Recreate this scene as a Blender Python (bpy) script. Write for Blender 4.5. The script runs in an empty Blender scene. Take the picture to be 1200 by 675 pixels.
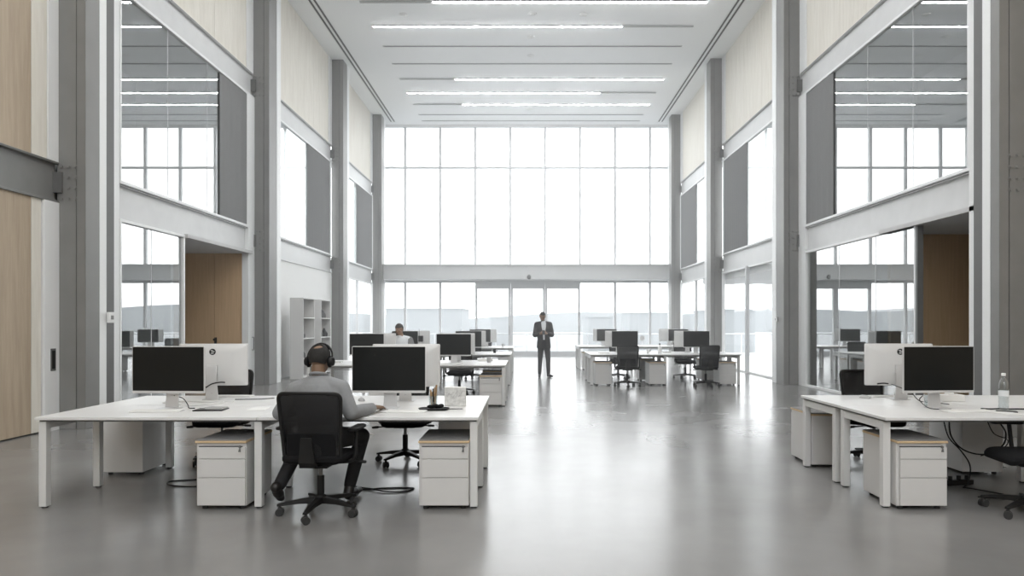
import bpy, bmesh, math, random
from mathutils import Vector, Matrix, Euler
from mathutils.bvhtree import BVHTree
random.seed(7)
scn = bpy.context.scene
COL = scn.collection
PI = math.pi

# ---------------------------------------------------------------- camera, sky, exposure
cam = bpy.data.cameras.new('camera')
cam.sensor_width = 36.0
cam.lens = 24.0                       # 800 px focal length on a 1200 px wide frame
cam.shift_x = -17.0 / 1200
cam.shift_y = 40.5 / 1200
cam.clip_end = 3000
camo = bpy.data.objects.new('camera', cam)
camo.location = (0, 0, 1.5)
camo.rotation_euler = (PI / 2, 0, 0)
COL.objects.link(camo)
scn.camera = camo
scn.view_settings.view_transform = 'Standard'
scn.view_settings.look = 'None'
scn.view_settings.gamma = 1.0
scn.view_settings.exposure = 1.13
scn.view_settings.use_curve_mapping = False
scn.cycles.max_bounces = 10
scn.cycles.diffuse_bounces = 6
scn.cycles.glossy_bounces = 6
scn.cycles.transparent_max_bounces = 24
scn.cycles.sample_clamp_indirect = 8.0
SKY = 2.0
HAZE = 0.013
world = bpy.data.worlds.new('overcast_sky')
scn.world = world
world.use_nodes = True
wn = world.node_tree
bg = wn.nodes['Background']
bg.inputs['Color'].default_value = (0.955, 0.985, 1.0, 1)
bg.inputs['Strength'].default_value = SKY

# ---------------------------------------------------------------- materials
def mat(name, color, rough=0.5, metal=0.0, var=0.0, scale=6.0, bump=0.0, bscale=60.0, spec=0.5, stretch=None, coat=0.0):
    m = bpy.data.materials.new(name)
    m.use_nodes = True
    nt = m.node_tree
    b = nt.nodes['Principled BSDF']
    b.inputs['Base Color'].default_value = (*color, 1)
    b.inputs['Roughness'].default_value = rough
    b.inputs['Metallic'].default_value = metal
    b.inputs['Specular IOR Level'].default_value = spec
    b.inputs['Coat Weight'].default_value = coat
    tc = nt.nodes.new('ShaderNodeTexCoord')
    mp = nt.nodes.new('ShaderNodeMapping')
    nt.links.new(tc.outputs['Object'], mp.inputs['Vector'])
    if stretch:
        mp.inputs['Scale'].default_value = stretch
    if var > 0:
        n = nt.nodes.new('ShaderNodeTexNoise')
        n.inputs['Scale'].default_value = scale
        n.inputs['Detail'].default_value = 6
        n.inputs['Roughness'].default_value = 0.6
        r = nt.nodes.new('ShaderNodeValToRGB')
        r.color_ramp.elements[0].position = 0.28
        r.color_ramp.elements[1].position = 0.72
        r.color_ramp.elements[0].color = (*[max(0, c * (1 - var)) for c in color], 1)
        r.color_ramp.elements[1].color = (*[min(1, c * (1 + var)) for c in color], 1)
        nt.links.new(mp.outputs['Vector'], n.inputs['Vector'])
        nt.links.new(n.outputs['Fac'], r.inputs['Fac'])
        nt.links.new(r.outputs['Color'], b.inputs['Base Color'])
    if bump > 0:
        n2 = nt.nodes.new('ShaderNodeTexNoise')
        n2.inputs['Scale'].default_value = bscale
        n2.inputs['Detail'].default_value = 3
        bp = nt.nodes.new('ShaderNodeBump')
        bp.inputs['Strength'].default_value = bump
        bp.inputs['Distance'].default_value = 0.01
        nt.links.new(mp.outputs['Vector'], n2.inputs['Vector'])
        nt.links.new(n2.outputs['Fac'], bp.inputs['Height'])
        nt.links.new(bp.outputs['Normal'], b.inputs['Normal'])
    return m

def wood_mat(name, c1, c2, rough=0.5, stretch=(9, 9, 0.6)):
    m = mat(name, c1, rough)
    nt = m.node_tree
    b = nt.nodes['Principled BSDF']
    tc = nt.nodes.new('ShaderNodeTexCoord'); mp = nt.nodes.new('ShaderNodeMapping')
    mp.inputs['Scale'].default_value = stretch
    n = nt.nodes.new('ShaderNodeTexNoise')
    n.inputs['Scale'].default_value = 2.2; n.inputs['Detail'].default_value = 8; n.inputs['Roughness'].default_value = 0.62
    n.inputs['Distortion'].default_value = 0.4
    r = nt.nodes.new('ShaderNodeValToRGB')
    r.color_ramp.elements[0].position = 0.3; r.color_ramp.elements[1].position = 0.7
    r.color_ramp.elements[0].color = (*c1, 1); r.color_ramp.elements[1].color = (*c2, 1)
    nt.links.new(tc.outputs['Object'], mp.inputs['Vector']); nt.links.new(mp.outputs['Vector'], n.inputs['Vector'])
    nt.links.new(n.outputs['Fac'], r.inputs['Fac']); nt.links.new(r.outputs['Color'], b.inputs['Base Color'])
    return m

def glass_mat(name, base, k, power, tint=(1, 1, 1), rough=0.0):
    """thin architectural glass: straight-through transmission plus an angle-dependent mirror coat"""
    m = bpy.data.materials.new(name); m.use_nodes = True
    nt = m.node_tree; nt.nodes.clear()
    out = nt.nodes.new('ShaderNodeOutputMaterial')
    mix = nt.nodes.new('ShaderNodeMixShader')
    tr = nt.nodes.new('ShaderNodeBsdfTransparent'); tr.inputs['Color'].default_value = (*tint, 1)
    gl = nt.nodes.new('ShaderNodeBsdfGlossy'); gl.inputs['Roughness'].default_value = rough
    lw = nt.nodes.new('ShaderNodeLayerWeight'); lw.inputs['Blend'].default_value = 0.5
    pw = nt.nodes.new('ShaderNodeMath'); pw.operation = 'POWER'; pw.inputs[1].default_value = power
    ma = nt.nodes.new('ShaderNodeMath'); ma.operation = 'MULTIPLY_ADD'
    ma.inputs[1].default_value = k; ma.inputs[2].default_value = base
    nt.links.new(lw.outputs['Facing'], pw.inputs[0]); nt.links.new(pw.outputs[0], ma.inputs[0])
    nt.links.new(ma.outputs[0], mix.inputs['Fac'])
    nt.links.new(tr.outputs[0], mix.inputs[1]); nt.links.new(gl.outputs[0], mix.inputs[2])
    nt.links.new(mix.outputs[0], out.inputs['Surface'])
    return m

def emit_mat(name, color, strength):
    m = bpy.data.materials.new(name); m.use_nodes = True
    b = m.node_tree.nodes['Principled BSDF']
    b.inputs['Base Color'].default_value = (0.8, 0.8, 0.8, 1)
    b.inputs['Emission Color'].default_value = (*color, 1)
    b.inputs['Emission Strength'].default_value = strength
    return m

def mesh_fabric(name, color, alpha, rough=0.7):
    m = mat(name, color, rough)
    nt = m.node_tree; b = nt.nodes['Principled BSDF']
    out = [n for n in nt.nodes if n.type == 'OUTPUT_MATERIAL'][0]
    tr = nt.nodes.new('ShaderNodeBsdfTransparent'); mix = nt.nodes.new('ShaderNodeMixShader')
    mix.inputs['Fac'].default_value = alpha
    nt.links.new(tr.outputs[0], mix.inputs[1]); nt.links.new(b.outputs[0], mix.inputs[2])
    nt.links.new(mix.outputs[0], out.inputs['Surface'])
    return m

def floor_mat():
    m = mat('polished_concrete', (0.30, 0.297, 0.288), 0.3, 0, 0.0, spec=0.6)
    nt = m.node_tree; b = nt.nodes['Principled BSDF']
    tc = nt.nodes.new('ShaderNodeTexCoord')
    n1 = nt.nodes.new('ShaderNodeTexNoise'); n1.inputs['Scale'].default_value = 0.9; n1.inputs['Detail'].default_value = 4; n1.inputs['Roughness'].default_value = 0.5
    r1 = nt.nodes.new('ShaderNodeValToRGB')
    r1.color_ramp.elements[0].position = 0.1; r1.color_ramp.elements[1].position = 0.9
    r1.color_ramp.elements[0].color = (0.165, 0.163, 0.157, 1); r1.color_ramp.elements[1].color = (0.265, 0.262, 0.256, 1)
    nt.links.new(tc.outputs['Object'], n1.inputs['Vector'])
    nt.links.new(n1.outputs['Fac'], r1.inputs['Fac'])
    nt.links.new(r1.outputs['Color'], b.inputs['Base Color'])
    r2 = nt.nodes.new('ShaderNodeMapRange')
    r2.inputs['From Min'].default_value = 0.1; r2.inputs['From Max'].default_value = 0.9
    r2.inputs['To Min'].default_value = 0.17; r2.inputs['To Max'].default_value = 0.27
    nt.links.new(n1.outputs['Fac'], r2.inputs['Value']); nt.links.new(r2.outputs['Result'], b.inputs['Roughness'])
    return m

M = {
 'floor': floor_mat(),
 'ceiling': mat('ceiling_white', (0.90, 0.91, 0.91), 0.7, var=0.01),
 'slot': mat('slot_dark', (0.12, 0.12, 0.12), 0.8),
 'slot_grey': mat('slot_grey', (0.42, 0.42, 0.42), 0.7),
 'light': emit_mat('strip_light', (0.97, 0.985, 1.0), 25.0),
 'steel': mat('grey_painted_steel', (0.215, 0.213, 0.206), 0.45, var=0.06, scale=3, bump=0.02, bscale=120),
 'steel_dark': mat('dark_grey_steel', (0.13, 0.13, 0.127), 0.5, var=0.05),
 'groove': mat('joint_groove', (0.05, 0.05, 0.05), 0.7),
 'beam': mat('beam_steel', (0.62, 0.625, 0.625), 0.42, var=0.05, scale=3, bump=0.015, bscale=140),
 'beam_shaded': mat('beam_steel_shaded', (0.20, 0.20, 0.195), 0.42, var=0.06, scale=3, bump=0.015, bscale=140),  # near-bay copy of the beam steel with shade put into its colour
 'trim': mat('pale_trim', (0.82, 0.83, 0.83), 0.45),
 'white_wall': mat('white_plaster', (0.82, 0.82, 0.81), 0.75, var=0.02),
 'cream': wood_mat('pale_timber_panel', (0.68, 0.645, 0.57), (0.79, 0.76, 0.69), 0.6, (5, 5, 0.5)),
 'oak': wood_mat('warm_timber_panel', (0.38, 0.30, 0.215), (0.48, 0.395, 0.295), 0.55, (7, 7, 0.5)),
 'brown': wood_mat('brown_timber_panel', (0.50, 0.34, 0.19), (0.60, 0.42, 0.25), 0.6, (14, 14, 0.5)),
 'room': mat('back_room_grey', (0.58, 0.58, 0.58), 0.8),
 'curtain': mat('grey_curtain', (0.20, 0.20, 0.20), 0.85, var=0.08, scale=30),
 'mullion': mat('mullion_grey', (0.60, 0.61, 0.62), 0.5),
 'glass': glass_mat('clear_pane', 0.02, 0.35, 4.0),
 'glass_side': glass_mat('reflective_pane', 0.15, 0.66, 1.2, (0.85, 0.88, 0.88)),
 'desk': mat('desk_white', (0.72, 0.72, 0.71), 0.32, var=0.012),
 'deskmetal': mat('desk_frame_white', (0.68, 0.68, 0.67), 0.4),
 'ped': mat('pedestal_white', (0.63, 0.625, 0.615), 0.42, var=0.012),
 'felt': mat('grey_felt', (0.22, 0.22, 0.22), 0.95, var=0.12, scale=80),
 'ply': wood_mat('plywood_edge', (0.52, 0.38, 0.22), (0.66, 0.50, 0.31), 0.6, (0.8, 12, 30)),
 'black': mat('black_plastic', (0.010, 0.010, 0.010), 0.5, spec=0.3),
 'blacksoft': mat('black_fabric', (0.009, 0.009, 0.010), 0.9, spec=0.15, var=0.2, scale=90, bump=0.2, bscale=300),
 'mesh': mesh_fabric('black_mesh', (0.009, 0.009, 0.010), 0.80),
 'screen': mat('screen_black', (0.009, 0.010, 0.010), 0.28, var=0.1, scale=4, spec=0.3),
 'alu': mat('aluminium', (0.62, 0.62, 0.62), 0.34, 0.35),
 'monback': mat('monitor_back', (0.60, 0.60, 0.595), 0.4, 0.1),
 'chrome': mat('chrome', (0.7, 0.7, 0.7), 0.2, 1.0),
 'rubber': mat('rubber_foot', (0.03, 0.03, 0.03), 0.8),
 'white': mat('white_plastic', (0.80, 0.80, 0.79), 0.4),
 'paper': mat('white_paper', (0.80, 0.80, 0.78), 0.8),
 'skin': mat('skin', (0.30, 0.185, 0.125), 0.55, var=0.06, scale=20),
 'skin_dark': mat('skin_tan', (0.20, 0.125, 0.08), 0.55, var=0.06, scale=20),
 'hair': mat('dark_hair', (0.018, 0.017, 0.016), 0.75, var=0.4, scale=120, bump=0.5, bscale=260),
 'hair_brown': mat('brown_hair', (0.05, 0.045, 0.04), 0.75, var=0.3, scale=120, bump=0.5, bscale=260),
 'shirt_grey': mat('grey_shirt', (0.25, 0.257, 0.265), 0.9, var=0.08, scale=14, bump=0.25, bscale=16),
 'shirt_white': mat('white_shirt', (0.74, 0.76, 0.78), 0.9, var=0.02, scale=10),
 'suit': mat('charcoal_suit', (0.040, 0.039, 0.039), 0.85, var=0.12, scale=30, bump=0.15, bscale=20),
 'trouser': mat('black_trousers', (0.016, 0.016, 0.018), 0.85, var=0.15, scale=20, bump=0.2, bscale=18),
 'shoe': mat('black_leather', (0.014, 0.013, 0.013), 0.4),
 'eye': mat('eye_white', (0.45, 0.44, 0.43), 0.3),
 'iris': mat('eye_dark', (0.03, 0.02, 0.015), 0.2),
 'lip': mat('lip', (0.30, 0.15, 0.12), 0.5),
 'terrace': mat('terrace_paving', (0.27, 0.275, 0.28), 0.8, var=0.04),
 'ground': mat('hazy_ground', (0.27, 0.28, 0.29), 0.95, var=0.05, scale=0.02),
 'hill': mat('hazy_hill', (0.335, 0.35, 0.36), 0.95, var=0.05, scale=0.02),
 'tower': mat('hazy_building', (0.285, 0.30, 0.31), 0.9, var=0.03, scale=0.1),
 'brownplastic': mat('brown_pencils', (0.30, 0.19, 0.09), 0.6, var=0.3, scale=60),
 'clearplastic': glass_mat('bottle_plastic', 0.10, 0.6, 1.6, (0.93, 0.96, 0.97), 0.02),
 'water': glass_mat('drinking_water', 0.03, 0.3, 2.5, (0.96, 0.975, 0.98)),
 'label': mat('bottle_label', (0.75, 0.78, 0.80), 0.5),
}

# ---------------------------------------------------------------- mesh helpers
class MB:
    def __init__(s):
        s.v = []; s.f = []
    def add(s, vs, fs):
        o = len(s.v); s.v += [tuple(v) for v in vs]; s.f += [tuple(i + o for i in f) for f in fs]; return s
    def box(s, x0, x1, y0, y1, z0, z1):
        x0, x1 = sorted((x0, x1)); y0, y1 = sorted((y0, y1)); z0, z1 = sorted((z0, z1))
        return s.add([(x0,y0,z0),(x1,y0,z0),(x1,y1,z0),(x0,y1,z0),(x0,y0,z1),(x1,y0,z1),(x1,y1,z1),(x0,y1,z1)],
                     [(0,3,2,1),(4,5,6,7),(0,1,5,4),(1,2,6,5),(2,3,7,6),(3,0,4,7)])
    def rings(s, rings, cap=True, closed=False):
        n = len(rings[0]); vs = [p for r in rings for p in r]; fs = []
        m = len(rings)
        for i in range(m if closed else m - 1):
            for j in range(n):
                a, b = i * n, ((i + 1) % m) * n
                fs.append((a + j, a + (j + 1) % n, b + (j + 1) % n, b + j))
        if cap and not closed:
            fs.append(tuple(range(n - 1, -1, -1))); fs.append(tuple((m - 1) * n + j for j in range(n)))
        return s.add(vs, fs)
    def tube(s, pts, r, n=8, closed=False):
        pts = [Vector(p) for p in pts]; m = len(pts)
        rs = r if isinstance(r, (list, tuple)) else [r] * m
        rings = []; prev = None
        for i, p in enumerate(pts):
            if closed: d = pts[(i + 1) % m] - pts[i - 1]
            else: d = pts[min(i + 1, m - 1)] - pts[max(i - 1, 0)]
            d.normalize()
            if prev is None:
                a = Vector((0, 0, 1)) if abs(d.z) < 0.9 else Vector((1, 0, 0))
                u = d.cross(a).normalized()
            else:
                u = (prev - d * prev.dot(d)).normalized()
            prev = u; w = d.cross(u)
            rings.append([p + (u * math.cos(2 * PI * k / n) + w * math.sin(2 * PI * k / n)) * rs[i] for k in range(n)])
        return s.rings(rings, True, closed)
    def cyl(s, a, b, r, r2=None, n=16):
        return s.tube([a, b], [r, r if r2 is None else r2], n)
    def lathe(s, prof, c=(0, 0, 0), n=24):
        rings = [[(c[0] + r * math.cos(2 * PI * k / n), c[1] + r * math.sin(2 * PI * k / n), c[2] + z) for k in range(n)] for r, z in prof]
        return s.rings(rings, True)
    def ell(s, c, r, n=20, m=12, rot=None):
        rings = []
        c = Vector(c)
        for i in range(m + 1):
            t = PI * i / m
            rr = max(math.sin(t), 0.001)
            ring = []
            for k in range(n):
                p = Vector((r[0] * rr * math.cos(2 * PI * k / n), r[1] * rr * math.sin(2 * PI * k / n), -r[2] * math.cos(t)))
                if rot: p = rot @ p
                ring.append(c + p)
            rings.append(ring)
        return s.rings(rings, True)
    def cap(s, a, b, ra, rb, n=14, sq=1.0, up=None):
        """tapered capsule with rounded ends; sq flattens it along one axis"""
        a, b = Vector(a), Vector(b); d = (b - a); L = d.length; d.normalize()
        u = up and Vector(up) or (Vector((0, 0, 1)) if abs(d.z) < 0.8 else Vector((0, 1, 0)))
        u = (u - d * u.dot(d)).normalized(); w = d.cross(u)
        rings = []
        for base, rr, sgn, rng in ((a, ra, -1, (90, 60, 30, 0)), (b, rb, 1, (0, 30, 60, 90))):
            for t in rng:
                t = math.radians(t); q = max(math.cos(t), 0.02) * rr
                c = base + d * (sgn * math.sin(t) * rr)
                rings.append([c + (w * math.cos(2 * PI * k / n) + u * sq * math.sin(2 * PI * k / n)) * q for k in range(n)])
        return s.rings(rings, True)
    def prism(s, pts, axis, lo, hi):
        """extrude a 2-D outline along an axis (0,1,2)"""
        def P(p, t):
            q = [p[0], p[1]]; q.insert(axis, t); return tuple(q)
        return s.rings([[P(p, lo) for p in pts], [P(p, hi) for p in pts]], True)
    def xf(s, mtx):
        s.v = [tuple(mtx @ Vector(v)) for v in s.v]; return s
    def build(s, name, material, parent=None, loc=(0, 0, 0), rz=0, bevel=0, smooth=True, seg=2, angle=35):
        me = bpy.data.meshes.new(name)
        me.from_pydata(s.v, [], s.f)
        bm = bmesh.new(); bm.from_mesh(me); bmesh.ops.recalc_face_normals(bm, faces=bm.faces); bm.to_mesh(me); bm.free()
        me.materials.append(M[material] if isinstance(material, str) else material)
        if smooth:
            me.polygons.foreach_set('use_smooth', [True] * len(me.polygons))
            me.set_sharp_from_angle(angle=math.radians(angle))
        o = bpy.data.objects.new(name, me)
        o.location = loc; o.rotation_euler = (0, 0, rz)
        COL.objects.link(o)
        if parent: o.parent = parent
        if bevel:
            b = o.modifiers.new('bevel', 'BEVEL'); b.width = bevel; b.segments = seg; b.limit_method = 'ANGLE'; b.angle_limit = math.radians(40)
            b.harden_normals = False
        return o

def box(name, m, x0, x1, y0, y1, z0, z1, parent=None, bevel=0):
    return MB().box(x0, x1, y0, y1, z0, z1).build(name, m, parent, bevel=bevel)

def tag(o, label=None, cat=None, group=None, kind=None):
    if label: o['label'] = label
    if cat: o['category'] = cat
    if group: o['group'] = group
    if kind: o['kind'] = kind
    return o

def thing(name, label, cat, loc=(0, 0, 0), rz=0, group=None):
    o = bpy.data.objects.new(name, None); COL.objects.link(o)
    o.empty_display_size = 0.2
    o.location = loc; o.rotation_euler = (0, 0, rz)
    return tag(o, label, cat, group)

def structure(name, label, m=None, *b, bevel=0):
    if m is None:
        o = bpy.data.objects.new(name, None); COL.objects.link(o)
    else:
        o = box(name, m, *b, bevel=bevel)
    return tag(o, label, kind='structure')

KIDS = {}
def copy_tree(o, parent=None):
    c = o.copy(); COL.objects.link(c)
    if parent: c.parent = parent
    for ch in list(o.children): copy_tree(ch, c)
    return c

def place(proto, first, loc, rz, label, group=None):
    o = proto if first else copy_tree(proto)
    o.location = loc; o.rotation_euler = (0, 0, rz)
    o['label'] = label
    if group: o['group'] = group
    return o

def spline(pts, n=10, closed=False):
    pts = [Vector(p) for p in pts]; out = []
    m = len(pts)
    rng = range(m if closed else m - 1)
    for i in rng:
        p0, p1, p2, p3 = (pts[(i - 1) % m] if closed or i > 0 else pts[0]), pts[i], pts[(i + 1) % m], (pts[(i + 2) % m] if closed or i + 2 < m else pts[-1])
        for k in range(n):
            t = k / n
            out.append(0.5 * ((2 * p1) + (-p0 + p2) * t + (2 * p0 - 5 * p1 + 4 * p2 - p3) * t * t + (-p0 + 3 * p1 - 3 * p2 + p3) * t ** 3))
    if not closed: out.append(pts[-1])
    return out

# ================================================================ THE HALL
H = 10.4            # ceiling height
WX = 6.6            # plane of the side walls
YB = -8.0           # wall behind the camera
YF = 30.8           # glazed end wall
COLS = {-1: [9.6, 16.45, 23.1, 29.2], 1: [8.95, 16.45, 23.0, 29.2]}
CD = 0.81
BEAM_Z = [(3.18, 3.75), (6.92, 7.48)]
SIDE = {-1: 'left', 1: 'right'}

fl = structure('floor', 'polished grey concrete floor of the hall', 'floor', -10.2, 10.2, YB, YF + 0.15, -0.25, 0.0)
structure('ceiling', 'flat white ceiling of the hall', 'ceiling', -7.0, 7.0, YB, YF + 0.2, H, H + 0.3)
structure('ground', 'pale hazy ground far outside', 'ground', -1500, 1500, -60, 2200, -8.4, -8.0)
structure('terrace', 'pale terrace outside the glazed end wall', 'terrace', -20, 20, YF + 0.16, YF + 4.2, -0.3, -0.03)
structure('terrace', 'pale terrace along the right side of the hall', 'terrace', 10.21, 14.5, 16.0, YF + 0.15, -0.3, -0.03)
structure('terrace', 'pale terrace along the left side of the hall', 'terrace', -14.5, -10.21, 16.0, YF + 0.15, -0.3, -0.03)
# wall behind the camera: unglazed opening between piers, added and sized for front light
wb = structure('wall_back', 'unseen white wall behind the viewpoint, its opening added to admit front light')
box('pier', 'white_wall', -7, -6.0, YB - .3, YB, 0, H, wb); box('pier', 'white_wall', 6.0, 7, YB - .3, YB, 0, H, wb)
box('spandrel', 'white_wall', -6.0, 6.0, YB - .3, YB, 9.8, H, wb); box('spandrel', 'white_wall', -6.0, 6.0, YB - .3, YB, 0, 5.2, wb)

# ---- columns
for s in (-1, 1):
    for k, c in enumerate(COLS[s]):
        col = structure('column', 'grey painted steel column with bolted splices, number %d from the front on the %s side' % (k + 1, SIDE[s]))
        xi, xo = 6.2 * s, 6.6 * s
        box('cover_plate', 'steel', xi + .135 * s, xo, c, c + .03, 0, H, col, .004)
        box('cover_plate', 'steel', xi, xi + .125 * s, c, c + .03, 0, H, col, .004)
        box('joint', 'groove', xi + .12 * s, xi + .14 * s, c + .012, c + .03, 0, H, col)
        dep = .50 if k else (.32 if s < 0 else .18)
        box('shaft', 'steel', xi + .004 * s, xo, c + .03, c + dep, 0, H, col, .004)
        if k != 0: box('edge_or_falloff_strip', 'trim', xi + .004 * s, xi + .06 * s, c + dep + .03, c + dep + .30, 0, H, col, .003)
        else:
            box('edge_or_falloff_strip', 'trim', xi + .004 * s, xi + .09 * s, c + dep + .005, c + dep + .165, 0, H, col, .003)
            box('dark_fin', 'steel_dark', xi + .1 * s, xo, c + dep + .17, c + dep + (.51 if s < 0 else .49), 0, H, col, .003)
        bm0 = None
        for z0, z1 in BEAM_Z:
            for i in range(3):
                for j in range(4):
                    x = xo - (.07 + .095 * i) * s; z = z0 + .06 + j * (z1 - z0 - .12) / 3
                    if bm0 is None:
                        b = MB().cyl((0, 0, 0), (0, -.006, 0), .030, .030, 12).cyl((0, -.006, 0), (0, -.026, 0), .021, .019, 6).build('bolt', 'steel', col, smooth=False); bm0 = b
                    else:
                        b = bm0.copy(); COL.objects.link(b)
                    b.location = (x, c, z)

# ---- side beams, upper walls, glazing, per bay
win_no = 0
def bay_beam(s, z0, z1, y0, y1, lab, m='beam'):
    b = structure('beam', lab)
    x = WX + .13
    box('web', m, s * (x - .10), s * (x + .10), y0, y1, z0 + .025, z1 - .025, b)
    box('flange', m, s * (x - .16), s * (x + .12), y0, y1, z0, z0 + .03, b, .003)
    box('flange', m, s * (x - .16), s * (x + .12), y0, y1, z1 - .03, z1, b, .003)
    box('flange_edge', 'steel_dark', s * (x - .162), s * (x - .158), y0, y1, z1 - .022, z1 - .008, b)
    box('cleat', 'steel_dark', s * (x - .22), s * (x - .02), y1 - .05, y1 - .012, z0 + .14, z1 - .14, b)
for s in (-1, 1):
    C = COLS[s]
    bays = [(YB, C[0])] + [(C[k] + CD, C[k + 1]) for k in range(3)] + [(C[3] + CD, YF)]
    for k, (y0, y1) in enumerate(bays):
        for q, (z0, z1) in enumerate(BEAM_Z):
            ye = y0 - .3 if k else y0
            if k == 4: continue
            if k == 0 and (q == 1 or s > 0): continue
            bay_beam(s, z0, z1, ye, y1, '%s steel beam between columns on the %s side, bay %d' % (('lower', 'upper')[q], SIDE[s], k), 'beam' if k else 'beam_shaded')
        if k == 0: continue
        # panel above the upper beam
        w = structure('wall_%s' % SIDE[s], 'pale timber panel wall above the upper beam, %s bay %d' % (SIDE[s], k))
        n = 3 if k < 4 else 1
        for i in range(n):
            a, b_ = y0 + (y1 - y0) * i / n, y0 + (y1 - y0) * (i + 1) / n
            box('panel', 'cream', s * WX, s * (WX + .2), a + .004, b_ - .004, BEAM_Z[1][1], H, w)
        box('joint_backing', 'groove', s * (WX + .01), s * (WX + .19), y0, y1, BEAM_Z[1][1], H - .01, w)
        box('far_reveal', 'trim', s * (WX - .02), s * (WX + .02), y1 - .38, y1, BEAM_Z[1][1], H, w)

def frame_bars(parent, s, y0, y1, z0, z1, t=.05, d=.10, m='trim', x=WX):
    for a in ((y0, y0 + t, z0, z1), (y1 - t, y1, z0, z1), (y0 + t, y1 - t, z0, z0 + t), (y0 + t, y1 - t, z1 - t, z1)):
        box('frame_bar', m, s * (x - d / 2), s * (x + d / 2), *a, parent, .003)

def side_window(s, y0, y1, z0, z1, lab, glass='glass_side', posts=(), frame='trim'):
    global win_no
    win_no += 1
    w = structure('window_%d' % win_no, lab)
    frame_bars(w, s, y0, y1, z0, z1, m=frame)
    box('pane', glass, s * (WX - .004), s * (WX + .004), y0 + .05, y1 - .05, z0 + .05, z1 - .05, w)
    for p in posts: box('joint', 'mullion', s * (WX - .007), s * (WX + .007), p - .006, p + .006, z0 + .05, z1 - .05, w)
    return w

def curtain(s, y0, y1, z0, z1, lab, pleats, x=WX - .032):
    n = pleats * 8
    ring_a, ring_b = [], []
    d = .014 if pleats > 8 else .004
    pts = [(s * (x + d * math.sin(2 * PI * pleats * i / n)), y0 + (y1 - y0) * i / n) for i in range(n + 1)]
    back = [(px + s * .02, py) for px, py in reversed(pts)]
    c = MB().prism(pts + back, 2, z0, z1).build('curtain', 'curtain', None)
    return tag(c, lab, 'curtain', 'grey curtains in the upper side windows')

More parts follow.
